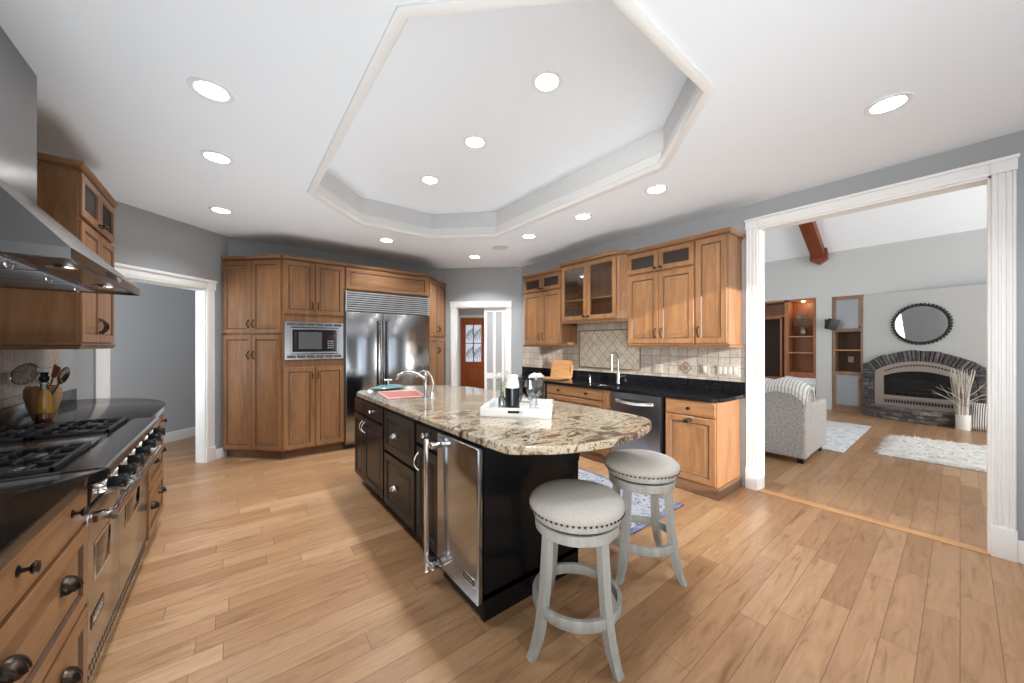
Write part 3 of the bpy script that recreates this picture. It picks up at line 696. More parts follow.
upper_pair('maple wall cabinet pair beside the far doorway wall, left of the glass-front cabinet', (UX, 4.235, 0), RW, 0.795, 0.325, 1.395, 2.42, 2.185, 'two-door maple wall cabinets with seeded glass tops', True, False)
upper_pair('maple wall cabinet pair between the glass-front cabinet and the tall single-door cabinet', (UX, 2.388, 0), RW, 0.76, 0.325, 1.395, 2.42, 2.185, 'two-door maple wall cabinets with seeded glass tops')
def tall_upper():
    W, D, z0, z1 = 0.295, 0.325, 1.395, 2.42
    t = thing('wall_cabinet', 'narrow maple wall cabinet with one full-height raised-panel door beside the opening', 'cabinet', (UX, 1.625, 0), RW)
    G().box(0, 0, z0, W, D, z1).build('body', MV, t)
    d = door_panel(t, 0.006, z0+0.006, W-0.006, z1-0.006); bow_pull(d, 0.034, z0+0.12)
    crown(t, [(W, D), (W, 0), (0, 0)], z1); rail(t, [(W, D), (W, 0), (0, 0)], z0)
tall_upper()
def glass_cabinet():
    W, D, z0, z1, c = 1.05, 0.41, 1.70, 2.44, 0.09
    t = thing('wall_cabinet', 'maple display cabinet with two large glass doors above the sink', 'cabinet', (3.52, 3.44, 0), RW)
    g = G(); pl = [(0, 0.085), (c, 0), (W-c, 0), (W, 0.085), (W, D), (0, D)]
    g.prism(pl, z0, z0+0.02); g.prism(pl, z1-0.02, z1)
    g.box(0, D-0.012, z0+0.02, W, D, z1-0.02, mi=0)
    for s in (0, 1):
        x = (lambda v: W-v) if s else (lambda v: v)
        g.prism([(x(0), 0.085), (x(0), D-0.012), (x(0.016), D-0.012), (x(0.016), 0.09)], z0+0.02, z1-0.02)
        g.prism([(x(0), 0.085), (x(0.022), 0.105), (x(c+0.012), 0.02), (x(c), 0)], z0+0.02, z1-0.02)
        for k in (0.25, 0.5, 0.75):    # flutes
            px, py = x(c*k), 0.085*(1-k); g.tube([(px, py, z0+0.08), (px, py, z1-0.07)], 0.0075, 6)
    g.box(W/2-0.02, 0, z0+0.02, W/2+0.02, 0.018, z1-0.02); g.build('body', MV, t)
    G().box(0.018, 0.05, 1.968, W-0.018, D-0.014, 1.986).build('shelf', 'maple_in', t)
    for a, b, sx in ((c+0.002, W/2-0.002, W/2-0.034), (W/2+0.002, W-c-0.002, W/2+0.034)):
        d = glass_door(t, a, z0+0.008, b, z1-0.008, 'glass_cab', 0.056); knob(d, sx, z0+0.045)
    crown(t, [(W, D), (W, 0.085), (W-c, 0), (c, 0), (0, 0.085), (0, D)], z1); rail(t, [(W, D), (W, 0.085), (W-c, 0), (c, 0), (0, 0.085), (0, D)], z0)
glass_cabinet()

# ------------------------------------------------------------------ sink wall: base units
BX = 3.392
def toe(t, W, D, x0=0.0, h=0.10, rec=0.0):
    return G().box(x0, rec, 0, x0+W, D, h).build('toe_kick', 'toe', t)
def sink_base():
    y0 = 3.51; W, D = 0.945, 0.53
    t = thing('base_cabinet', 'maple sink base with two-knob drawer front, left of the dishwasher', 'cabinet', (BX, y0, 0), RW)
    g = G(); X1 = W+0.10; g.box(0, 0, 0.10, X1, 0.02, 0.866); g.box(0, 0.02, 0.10, 0.018, D, 0.866); g.box(X1-0.018, 0.02, 0.10, X1, D, 0.866); g.box(0.018, D-0.012, 0.10, X1-0.018, D, 0.866); g.box(0.018, 0.02, 0.10, X1-0.018, D-0.012, 0.12); g.build('body', MV, t); toe(t, X1, D, rec=0.02)
    for a, b in ((0.735, 0.858), (0.43, 0.722), (0.118, 0.418)):
        d = drawer_front(t, 0.008, a, W-0.004, b, b-a > 0.2)
        if b > 0.8:
            for x in (0.24, 0.70): knob(d, x, (a+b)/2)
        else:
            for x in (0.24, 0.70): cup_pull(d, x, b-0.10)
    g = G(); g.box(W+0.004, -0.02, 0.10, W+0.10, 0, 0.862)
    for k in (0.025, 0.05, 0.075): g.tube([(W+0.002+k, -0.02, 0.15), (W+0.002+k, -0.02, 0.82)], 0.008, 6)
    g.build('pilaster', MV, t)
sink_base()
def trash_base():
    W, D = 0.475, 0.53
    t = thing('base_cabinet', 'maple base cabinet with cup-pull panel door at the end of the sink run', 'cabinet', (BX, 1.82, 0), RW)
    G().box(0, 0, 0.10, W, D, 0.868).build('body', MV, t)
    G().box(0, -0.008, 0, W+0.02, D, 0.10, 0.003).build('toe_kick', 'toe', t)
    d = drawer_front(t, 0.008, 0.725, W-0.006, 0.858); knob(d, W/2, 0.79)
    d = door_panel(t, 0.008, 0.115, W-0.006, 0.712); cup_pull(d, W/2, 0.675, wd=0.10)
trash_base()
def dishwasher():
    W, D = 0.605, 0.53
    t = thing('dishwasher', 'stainless dishwasher with curved bar handle under the black counter', 'dishwasher', (BX, 2.458, 0), RW)
    G().box(0, 0.0, 0.10, W, D, 0.868).build('body', 'rubber', t); G().box(0.01, 0.04, 0, W-0.01, D, 0.10).build('toe_kick', 'rubber', t)
    g = G(); g.box(0.006, -0.035, 0.12, W-0.006, 0, 0.862, 0.008); d = g.build('door', 'steel_dw', t)
    g = G(); pts = []
    for i in range(13):
        u = i/12; pts.append((0.085+u*0.43, -0.037-0.034*math.sin(PI*u)**0.6, 0.775-0.012*math.sin(PI*u)))
    g.tube(pts, [0.015]+[0.017]*11+[0.015], 8); g.build('handle', 'nickel', d)
    G().box(0.12, -0.0365, 0.745, 0.48, -0.034, 0.80, 0.004).build('handle_recess', 'dark', d)
dishwasher()
def undercounter_fridge():
    W, D = 0.50, 0.53
    t = thing('undercounter_fridge', 'compact stainless fridge at the far end of the sink counter', 'fridge', (BX, 4.02, 0), RW)
    G().box(0, 0, 0.05, W, D, 0.868).build('body', 'rubber', t)
    g = G(); g.box(0.006, -0.035, 0.09, W-0.006, 0, 0.862, 0.010); d = g.build('door', 'steel', t)
    g = G(); g.tube([(0.05, -0.035, 0.80), (0.05, -0.075, 0.80), (W-0.05, -0.075, 0.80), (W-0.05, -0.035, 0.80)], 0.011, 8); g.build('handle', 'chrome', d)
    G().box(0.02, 0.03, 0, W-0.02, D, 0.05).build('toe_kick', 'rubber', t)
undercounter_fridge()
SINKR = [(3.50, 2.42), (3.80, 2.42), (3.80, 2.92), (3.50, 2.92)]
def sink_counter():
    t = thing('countertop', 'polished black granite counter along the sink wall', 'countertop', (3.6, 2.9, 0.868))
    o = lambda P: [(x-3.6, y-2.9) for x, y in P]
    g = G(); g.slab_hole(o([(3.362, 4.10), (3.362, 1.42), (3.372, 1.375), (3.40, 1.338), (3.45, 1.318), (3.932, 1.300), (3.932, 4.69)]), [o(SINKR)], 0, 0.032); g.build('slab', 'black_granite', t, fix=False)
    g = G(); g.prism(o([(3.912, 1.30), (3.932, 1.30), (3.932, 4.69), (3.912, 4.67)]), 0.032, 0.152, bev=0.002); g.build('backsplash_lip', 'black_granite', t)
sink_counter()
def steel_sink():
    t = thing('sink', 'undermount stainless sink set into the black counter', 'sink', (3.65, 2.67, 0.868))
    g = G(); a, b, d = 0.148, 0.248, 0.17
    lo = [(-a, -b), (a, -b), (a, b), (-a, b)]
    def ring(z, k): return [g.bm.verts.new((x*k, y*k, z)) for x, y in lo]
    R = [ring(0.006, 1.08), ring(0.0, 1.0), ring(-d, 0.94)]
    for A, B in zip(R, R[1:]):
        for i in range(4): g._f([A[i], A[(i+1) % 4], B[(i+1) % 4], B[i]])
    g._f(R[-1]); g.build('basin', 'steel', t)
    g = G(); g.lathe([(0.0001, -d+0.004), (0.038, -d+0.004), (0.045, -d), (0.0001, -d)]); g.build('drain', 'chrome', t)
steel_sink()
def gooseneck():
    t = thing('faucet', 'tall brushed nickel gooseneck faucet behind the stainless sink', 'faucet', (3.845, 2.69, 0.90), RW+0.15)
    g = G(); g.lathe([(0.027, 0), (0.027, 0.008), (0.019, 0.02), (0.019, 0.12), (0.013, 0.135)], n=16); g.build('base', 'nickel', t)
    g = G(); pts = [(0, 0, 0.13), (0, 0, 0.31)]
    for i in range(1, 11):
        a = PI*i/10*1.02; pts.append((0, -0.085+0.085*math.cos(a), 0.31+0.085*math.sin(a)))
    pts.append((0, -0.172, 0.25)); g.tube(pts, 0.0115, 10); g.build('spout', 'nickel', t)
    g = G(); g.lathe([(0.012, 0.255), (0.016, 0.24), (0.017, 0.17), (0.012, 0.165)], (0, -0.172, 0), 14); g.build('spray_head', 'chrome', t)
    g = G(); g.tube([(0.015, 0, 0.085), (0.05, -0.01, 0.092), (0.105, -0.02, 0.10)], [0.009, 0.008, 0.006], 8); g.build('lever', 'nickel', t)
gooseneck()
def soap():
    t = thing('soap_dispenser', 'small silver soap pump on the black counter beside the cutting boards', 'soap dispenser', (3.82, 3.12, 0.90))
    g = G(); g.lathe([(0.016, 0), (0.016, 0.055), (0.007, 0.062), (0.007, 0.08)], n=12); g.build('body', 'nickel', t)
    g = G(); g.tube([(0, 0, 0.078), (-0.05, 0, 0.082)], 0.006, 8); g.build('spout', 'chrome', t)
soap()
# tiled backsplash
def tiles():
    loc, rot, L = frame_of((3.9318, 4.69), (3.9318, 1.305))
    t = thing('tile_backsplash', 'travertine tile backsplash behind the sink with a diagonal framed panel', 'backsplash', loc, rot)
    s = lambda y: 4.69-y
    g = G(); g.prism([(0.02, 1.022), (L, 1.022), (L, 1.395), (s(2.388), 1.395), (s(2.388), 1.70), (s(3.44), 1.70), (s(3.44), 1.395), (0.02, 1.395)], -0.008, 0, axes='xzy')
    g.build('field_tiles', 'tile', t)
    a, b, z0, z1 = s(3.385), s(2.435), 1.085, 1.575
    g = G(); g.box(a, -0.011, z0, b, -0.007, z1); g.build('diagonal_panel', 'tile_diag', t)
    g = G()
    for q in ((a-0.018, z0-0.018, b+0.018, z0), (a-0.018, z1, b+0.018, z1+0.018), (a-0.018, z0, a, z1), (b, z0, b+0.018, z1)): g.box(q[0], -0.019, q[1], q[2], -0.006, q[3], 0.004)
    g.build('pencil_border', 'tile_trim', t)
    for y in (4.075, 1.875):
        g = G(); k = 0.072
        for r_, d_, mi in ((k, -0.012, 0), (k*0.72, -0.0135, 1), (k*0.5, -0.015, 0)):
            g.prism([(s(y)-r_, 1.135), (s(y), 1.135-r_), (s(y)+r_, 1.135), (s(y), 1.135+r_)], d_, -0.006, axes='xzy', mi=mi)
        g.build('accent_tile', ('tile_trim', 'tile'), t)
tiles()
def plate(name, label, cat, y, z, wd, h, n, kind):
    loc, rot, L = frame_of((3.9238, y), (3.9238, y-1))
    t = thing(name, label, cat, (loc[0], loc[1], z), rot)
    G().box(-wd/2, -0.007, -h/2, wd/2, 0.0, h/2, 0.002).build('cover_plate', 'white_plastic' if kind != 'beige' else mat('almond_plastic', (0.36, 0.32, 0.265), 0.4), t)
    for i in range(n):
        x = (i-(n-1)/2)*0.047; g = G()
        if kind == 'outlet':
            for dz in (-0.02, 0.02):
                g.box(x-0.015, -0.009, dz-0.014, x+0.015, -0.006, dz+0.014, 0.003)
            g.box(x-0.007, -0.0095, 0.017, x-0.004, -0.0085, 0.026, mi=1); g.box(x+0.004, -0.0095, 0.017, x+0.007, -0.0085, 0.026, mi=1)
            g.build('receptacle', ('white_plastic', 'dark'), t)
        else:
            g.box(x-0.016, -0.011, -0.033, x+0.016, -0.006, 0.033, 0.002); g.build('rocker', 'rocker', t)
plate('outlet', 'double outlet plate on the tiles below the two-door cabinet', 'outlet', 2.20, 1.112, 0.115, 0.10, 2, 'outlet')
plate('switch_plate', 'single beige switch plate between accent tile and the four-switch plate', 'switch', 1.672, 1.128, 0.085, 0.115, 1, 'beige')
plate('switch_plate', 'white four-rocker switch plate at the end of the tiles', 'switch', 1.452, 1.128, 0.205, 0.115, 4, 'rocker')
# on the sink counter
def cutting_board():
    a = math.radians(11)
    t = thing('cutting_board', 'upright wooden cutting board with handle slot leaning on the backsplash', 'cutting board', (3.80, 3.87, 0.902), RW+0.06)
    g = G(); W, H, th = 0.40, 0.265, 0.02
    out = []
    for cx, cz, a0 in ((0.03, 0.03, PI), (W-0.03, 0.03, 1.5*PI), (W-0.03, H-0.03, 0), (0.03, H-0.03, PI/2)): out += arc((cx, cz), 0.03, a0, a0+PI/2, 5)
    sl = arc((W-0.035, H*0.62), 0.012, 0, PI, 5)+arc((W-0.035, H*0.38), 0.012, PI, 2*PI, 5)
    g.slab_hole(out, [sl], 0, th); g.xf(Matrix.Rotation(-a, 4, 'X') @ Matrix.Rotation(PI/2, 4, 'X') @ Matrix.Translation((0, 0, -th)))
    g.build('board', 'board', t, fix=False)
cutting_board()
def board_flat():
    t = thing('cutting_board', 'second wooden cutting board lying flat in front of the upright one', 'cutting board', (3.60, 3.60, 0.901), RW+0.1)
    g = G(); g.box(-0.20, -0.12, 0, 0.20, 0.12, 0.018, 0.006); g.build('board', mat('walnut_edge_board', (0.30, 0.16, 0.08), 0.4), t)
board_flat()
def towel():
    t = thing('dish_towel', 'folded white dish towel on the black counter beside the boards', 'towel', (3.57, 3.92, 0.906), RW+0.25)
    for k, (w_, d_, z) in enumerate(((0.13, 0.085, 0.0), (0.115, 0.075, 0.022), (0.09, 0.06, 0.040))):
        g = G()
        g.grid(lambda u, v: ((0.5-u)*2*w_*(0.8+0.2*math.sin(v*PI)), (v-0.5)*2*d_, z+0.02+0.010*math.sin(u*11+k)*math.sin(v*7)-0.016*abs(2*u-1)**4-0.016*abs(2*v-1)**4), 20, 12)
        o = g.build('fold', 'towel', t); m_ = o.modifiers.new('thickness', 'SOLIDIFY'); m_.thickness = 0.016; m_.offset = -1
towel()

# ------------------------------------------------------------------ far wall: pantry, microwave tower, refrigerator
FY = 5.05
def tower():
    W, D = 0.692, 0.63
    t = thing('oven_tower_cabinet', 'tall maple cabinet around the built-in microwave, between pantry and refrigerator', 'cabinet', (0.476, FY, 0), 0)
    g = G(); g.box(0, 0, 0.10, W, D, 1.205); g.box(0, 0, 1.675, W, D, 2.42); g.box(0, 0, 1.205, 0.016, D, 1.675); g.box(W-0.016, 0, 1.205, W, D, 1.675); g.box(0.016, D-0.02, 1.205, W-0.016, D, 1.675)
    g.build('body', MV, t); toe(t, W, D, rec=0.055)
    for a, b, s in ((0.008, W/2-0.002, -1), (W/2+0.002, W-0.008, 1)):
        d = door_panel(t, a, 1.768, b, 2.412); bow_pull(d, W/2+s*0.032, 1.88, h=0.085)
        d = door_panel(t, a, 0.118, b, 1.112); bow_pull(d, W/2+s*0.032, 1.01, h=0.085)
    crown(t, [(W, 0), (0, 0)], 2.42)
tower()
def microwave():
    x0, W, z0, H = 0.494, 0.656, 1.207, 0.466
    t = thing('microwave', 'built-in microwave with vented stainless trim kit', 'microwave', (x0, FY, z0), 0)
    G().box(0.05, 0.0, 0.10, W-0.05, 0.45, H-0.06).build('body', 'rubber', t)
    g = G(); g.ring_frame(0, 0, W, H, 0.068, -0.024, -0.004, gl=False); f = g.build('trim_kit', 'steel', t)
    g = G()
    for z in (0.022, H-0.046):
        for i in range(6):
            a = 0.02+i*(W-0.04)/6; g.box(a+0.006, -0.0255, z-0.004, a+(W-0.04)/6-0.006, -0.022, z+0.030)
    g.build('vent', mat('vent_grey', (0.10, 0.10, 0.105), 0.4, 0.6), f)
    g = G(); g.ring_frame(0.062, 0.075, W-0.062, H-0.075, 0.022, -0.034, -0.006, gl=False)
    for i in range(4): pass
    d = g.build('door', 'steel', t)
    G().box(0.082, -0.030, 0.093, W-0.082, -0.010, H-0.093).build('door_glass', 'black_glass', d)
    G().box(0.10, -0.032, 0.125, 0.125, -0.028, H-0.125, 0.003).build('handle', 'rubber', d)
    G().box(0.145, -0.0312, 0.13, 0.40, -0.029, H-0.125).build('window', mat('microwave_window', (0.10, 0.10, 0.105), 0.12), d)
    g = G()
    for r_ in range(4):
        for c in range(3): g.box(0.468+c*0.026, -0.0315, 0.135+r_*0.028, 0.486+c*0.026, -0.029, 0.152+r_*0.028)
    g.build('keypad', mat('keypad_grey', (0.22, 0.20, 0.21), 0.3), d)
    G().box(0.465, -0.0315, 0.265, 0.55, -0.029, 0.30).build('display', mat('display_dark_red', (0.05, 0.008, 0.012), 0.1), d)
microwave()
def refrigerator():
    x0, W, D, H = 1.172, 1.184, 0.60, 2.112
    t = thing('refrigerator', 'large built-in stainless side-by-side refrigerator with louvred top grille', 'refrigerator', (x0, FY, 0), 0)
    G().box(0, 0.0, 0.06, W, D, H).build('body', 'steel_dark', t); G().box(0.01, 0.03, 0, W-0.01, D, 0.06).build('toe_kick', 'rubber', t)
    g = G(); g.box(0, -0.012, 1.838, W, 0, H-0.002, mi=1); n = 9
    for i in range(n):
        z = 1.846+i*0.0295; g.prism([(-0.012, z), (-0.040, z), (-0.046, z+0.004), (-0.046, z+0.013), (-0.040, z+0.016), (-0.012, z+0.016)], 0.012, W-0.012, axes='yzx')
    g.box(0, -0.045, 1.836, 0.012, 0, H-0.002); g.box(W-0.012, -0.045, 1.836, W, 0, H-0.002); g.build('grille', ('grille_steel', 'dark'), t)
    sp = 0.487
    for a, b, hx in ((0.004, sp-0.003, sp-0.045), (sp+0.003, W-0.004, sp+0.045)):
        g = G(); g.box(a, -0.048, 0.10, b, 0, 1.828, 0.006); d = g.build('door', 'steel_v', t)
        g = G(); g.tube([(hx, -0.105, 0.62), (hx, -0.105, 1.74)], 0.014, 12)
        for z in (0.68, 1.68): g.tube([(hx, -0.046, z), (hx, -0.105, z)], 0.010, 8)
        g.build('handle', 'steel', d)
refrigerator()
def fridge_top():
    W, D = 1.19, 0.62
    t = thing('wall_cabinet', 'long maple cabinet with one flip-up panel above the refrigerator', 'cabinet', (1.170, FY, 0), 0)
    G().box(0, 0, 2.116, W, D, 2.42).build('body', MV, t); G().raised(0.012, 2.13, W-0.012, 2.412).build('door', MH, t)
    crown(t, [(W, 0), (0, 0)], 2.42)
fridge_top()
def diagonal(label, loc, rot, W, world_poly, splits, group=None, name='pantry_cabinet'):
    t = thing(name, label, 'cabinet', loc, rot, group); lp = [local(p, loc, rot) for p in world_poly]
    G().prism(lp, 0.10, 2.42).build('body', MV, t)
    lk = [(x, y+(0.055 if y < 0.05 else 0)) for x, y in lp]; G().prism(lk, 0, 0.10).build('toe_kick', 'toe', t)
    h = W/2
    for z0, z1, hz in splits:
        for a, b, s in ((0.012, h-0.002, -1), (h+0.002, W-0.012, 1)):
            d = door_panel(t, a, z0, b, z1); bow_pull(d, h+s*0.034, hz, h=0.09)
    crown(t, [(W, 0), (0, 0)], 2.42)
pl = (-0.085, 5.611, 0)
diagonal('tall maple corner pantry with four doors beside the hall doorway', pl, -PI/4, 0.793, [(-0.085, 5.611), (0.476, 5.05), (0.476, 5.69), (-0.03, 5.69)], [(1.528, 2.412, 1.642), (0.118, 1.505, 1.264)])
cl = (2.362, 5.052, 0)
diagonal('tall narrow maple corner cabinet between the refrigerator and the far doorway', cl, PI/4, 0.83, [(2.362, 5.052), (2.945, 5.639), (2.89, 5.69), (2.362, 5.69)], [(1.528, 2.412, 1.65), (0.118, 1.505, 1.30)])

# ------------------------------------------------------------------ kitchen island
BK = ('black_paint', 'dark')
IX, IY, IW, ID = 0.985, 3.78, 2.31, 0.702
def island():
    t = thing('kitchen_island', 'black painted kitchen island cabinet under the granite top', 'kitchen island', (IX, IY, 0), RW)
    g = G(); g.box(0, 0, 0.105, 1.862, 0.60, 0.70); g.box(0, 0, 0.70, 1.862, 0.05, 0.88); g.box(0, 0.05, 0.70, 0.20, 0.60, 0.88); g.box(0.93, 0.05, 0.70, 1.862, 0.60, 0.88); g.box(0.20, 0.56, 0.70, 0.93, 0.60, 0.88); g.box(0, 0.60, 0.105, IW, ID, 0.88); g.box(IW-0.022, 0, 0.105, IW, 0.60, 0.88); g.box(1.862, 0.0, 0.86, IW-0.022, 0.6, 0.88); g.build('body', BK, t)
    g = G(); g.box(0.06, 0.065, 0, 1.87, ID-0.03, 0.105); g.build('toe_kick', 'black_paint', t)
    # stepped base moulding on the seating end and back
    g = G(); g.sweep([(0, 0), (0.026, 0), (0.026, 0.075), (0.018, 0.085), (0.014, 0.115), (0.004, 0.135), (0, 0.135)], [(0.0, ID), (IW, ID), (IW, 0.0)][::-1], mi=0)
    g.sweep([(0, 0), (0.026, 0), (0.026, 0.075), (0.018, 0.085), (0.014, 0.115), (0.004, 0.135), (0, 0.135)], [(IW, 0.0), (IW, -0.001), (IW-0.03, -0.001)][::-1])
    g.build('base_moulding', 'black_paint', t)
    NK = 'nickel'
    d = door_panel(t, 0.012, 0.115, 0.330, 0.715, BK); bow_pull(d, 0.300, 0.625, m=NK)
    drawer_front(t, 0.012, 0.735, 0.330, 0.862, False, BK)
    d = door_panel(t, 0.338, 0.115, 0.862, 0.715, BK); bow_pull(d, 0.368, 0.625, m=NK)
    d = drawer_front(t, 0.338, 0.735, 0.862, 0.862, False, BK); knob(d, 0.60, 0.805, m=NK)
    for z0, z1, hz in ((0.545, 0.862, 0.695), (0.115, 0.525, 0.30)):
        d = drawer_front(t, 0.895, z0, 1.495, z1, True, BK); cup_pull(d, 1.12, hz, wd=0.075, m=NK)
    d = drawer_front(t, 1.530, 0.735, 1.845, 0.862, False, BK); knob(d, 1.69, 0.815, m=NK)
    d = door_panel(t, 1.530, 0.115, 1.845, 0.715, BK); bow_pull(d, 1.565, 0.62, h=0.11, m=NK)
    g = G()
    for x in (0.880, 1.512): g.tube([(x, -0.008, 0.11), (x, -0.008, 0.87)], 0.011, 8)
    g.build('bead', 'black_paint', t)
    # brackets under the overhang on the stool side
    for x in (0.35, IW-0.03):
        g = G(); q = [(0, 0.66), (0.012, 0.66)]+[(0.20-0.188*math.cos(PI/2*i/8), 0.66+0.19*math.sin(PI/2*i/8)) for i in range(9)]+[(0.20, 0.88), (0, 0.88)]
        g.prism([(ID+a, z) for a, z in q], x-0.025, x+0.025, axes='yzx', bev=0.004); g.build('corbel', 'black_paint', t)
island()
ITOP = [(0.958, 3.70), (0.964, 1.90), (0.974, 1.45), (0.982, 1.290), (1.02, 1.248), (1.10, 1.187), (1.165, 1.142), (1.25, 1.103), (1.38, 1.066), (1.514, 1.047), (1.655, 1.055), (1.82, 1.085), (1.97, 1.14),
        (2.065, 1.215), (2.105, 1.32), (2.12, 1.50), (2.11, 2.1), (2.10, 3.30), (2.07, 3.48), (1.99, 3.64), (1.85, 3.79), (1.70, 3.87), (1.50, 3.91), (1.28, 3.91), (1.12, 3.86), (1.02, 3.80)]
def smooth_poly(P, it=2):
    for _ in range(it):
        Q = []
        for i in range(len(P)):
            a, b = P[i], P[(i+1) % len(P)]; L = math.hypot(b[0]-a[0], b[1]-a[1])
            k = min(0.25, 0.03/L); Q += [(a[0]+(b[0]-a[0])*k, a[1]+(b[1]-a[1])*k), (b[0]-(b[0]-a[0])*k, b[1]-(b[1]-a[1])*k)]
        P = Q
    return P
SK = [(1.06, 3.03), (1.36, 2.97), (1.46, 3.42), (1.13, 3.52)]
def island_top():
    c = (1.5, 2.5); t = thing('island_countertop', 'cream and brown granite island countertop with rounded seating end', 'countertop', (1.5, 2.5, 0.88))
    o = lambda P: [(x-c[0], y-c[1]) for x, y in P]
    P = o(smooth_poly(ITOP)); g = G()
    # eased edge: stack of slightly inset outlines
    def inset(P, d):
        n = len(P); out = []
        for i in range(n):
            a, b, q = Vector(P[i-1]), Vector(P[i]), Vector(P[(i+1) % n]); d1 = (b-a).normalized(); d2 = (q-b).normalized()
            m_ = Vector((-d1.y-d2.y, d1.x+d2.x)); m_ = m_/max(0.3, m_.length)**1 if m_.length > 0 else Vector((0, 0)); out.append((b.x+m_.x*d, b.y+m_.y*d))
        return out
    sk = o(SK)
    rows = [(inset(P, 0.006), 0.0), (P, 0.006), (P, 0.032), (inset(P, 0.003), 0.037), (inset(P, 0.008), 0.040)]
    ring = [[g.bm.verts.new((x, y, z)) for x, y in Q] for Q, z in rows]
    for A, B in zip(ring, ring[1:]):
        for i in range(len(A)): g._f([A[i], A[(i+1) % len(A)], B[(i+1) % len(A)], B[i]])
    for Q, z, up in ((rows[-1][0], 0.040, 1), (rows[0][0], 0.0, 0)):
        loops = [[Vector((x, y, 0)) for x, y in Q], [Vector((x, y, 0)) for x, y in sk]]; flat = loops[0]+loops[1]
        vs = [g.bm.verts.new((p.x, p.y, z)) for p in flat]
        for tr in tessellate_polygon(loops):
            q = [vs[i] for i in tr]; nz = (q[1].co-q[0].co).cross(q[2].co-q[0].co).z; g._f(q if (nz > 0) == bool(up) else q[::-1])
    a = [g.bm.verts.new((x, y, 0)) for x, y in sk]; b = [g.bm.verts.new((x, y, 0.04)) for x, y in sk]
    for i in range(4): g._f([a[i], a[(i+1) % 4], b[(i+1) % 4], b[i]])
    bmesh.ops.remove_doubles(g.bm, verts=g.bm.verts[:], dist=1e-5)
    g.build('slab', 'granite', t, smooth=25)
island_top()
def prep_sink():
    t = thing('prep_sink', 'pink enamel prep sink set into the far end of the island', 'sink', (1.28, 3.2, 0.92))
    P = [(x-1.28, y-3.2) for x, y in SK]; g = G()
    def ring(k, z): return [g.bm.verts.new((x*k, y*k, z)) for x, y in P]
    R = [ring(1.08, 0.0), ring(1.09, 0.008), ring(1.03, 0.012), ring(0.97, 0.006), ring(0.94, -0.12), ring(0.80, -0.15)]
    for A, B in zip(R, R[1:]):
        for i in range(4): g._f([A[i], A[(i+1) % 4], B[(i+1) % 4], B[i]])
    g._f(R[-1]); g.build('basin', 'copper_pink', t)
    g = G(); g.lathe([(0.0001, -0.144), (0.035, -0.144), (0.04, -0.15), (0.0001, -0.15)]); g.build('drain', 'chrome', t)
prep_sink()
def prep_faucet():
    t = thing('prep_faucet', 'polished bridge-style faucet with two curved arms at the island prep sink', 'faucet', (1.385, 2.895, 0.92), 0)
    g = G(); g.lathe([(0.030, 0), (0.030, 0.006), (0.022, 0.014), (0.018, 0.05), (0.0001, 0.055)], n=16); g.lathe([(0.024, 0), (0.024, 0.006), (0.014, 0.02), (0.012, 0.19), (0.016, 0.20), (0.010, 0.225), (0.0001, 0.235)], (-0.045, 0.035, 0), 14); g.build('base', 'nickel', t)
    def P(du, dz): return (-0.7845*du, 0.6202*du, dz)
    g = G(); g.tube([P(0.05, 0.15), P(0.085, 0.185), P(0.13, 0.21), P(0.18, 0.225), P(0.235, 0.222), P(0.285, 0.20), P(0.315, 0.165)], [0.011, 0.012, 0.013, 0.013, 0.013, 0.014, 0.016], 10); g.build('spout', 'nickel', t)
    g = G(); g.tube([P(0.0, 0.04), P(-0.012, 0.12), P(0.0, 0.18), P(0.035, 0.225), P(0.075, 0.235), P(0.115, 0.215), P(0.14, 0.18)], 0.0085, 10); g.build('handle', 'nickel', t)
prep_faucet()
def dish():
    t = thing('covered_dish', 'shallow teal glazed dish with silver T-handle lid behind the prep sink', 'dish', (1.27, 3.68, 0.92), 0.4)
    g = G(); g.lathe([(0.09, 0), (0.15, 0.012), (0.185, 0.026), (0.19, 0.03), (0.18, 0.03), (0.10, 0.012)], n=32, sy=0.7); g.build('bowl', 'teal_glass', t)
    g = G(); g.lathe([(0.178, 0.030), (0.15, 0.042), (0.08, 0.052), (0.0001, 0.055)], n=32, sy=0.7); l = g.build('lid', 'teal_glass', t)
    g = G(); g.tube([(0, 0, 0.05), (0, 0, 0.10)], 0.008, 10); g.tube([(-0.028, 0.02, 0.10), (0.028, -0.02, 0.10)], 0.010, 10); g.build('handle', 'nickel', l)
dish()
def sponge():
    t = thing('dish_cloth', 'small crumpled white cloth on the far corner of the island', 'cloth', (1.13, 3.66, 0.92), 0.3)
    g = G(); random.seed(3)
    g.grid(lambda u, v: ((u-0.5)*0.14, (v-0.5)*0.09, 0.018+0.010*math.sin(u*9)*math.cos(v*8)-0.016*abs(2*u-1)**3-0.014*abs(2*v-1)**3), 16, 12)
    o = g.build('cloth', 'towel', t); m_ = o.modifiers.new('thickness', 'SOLIDIFY'); m_.thickness = 0.008; m_.offset = -1
sponge()
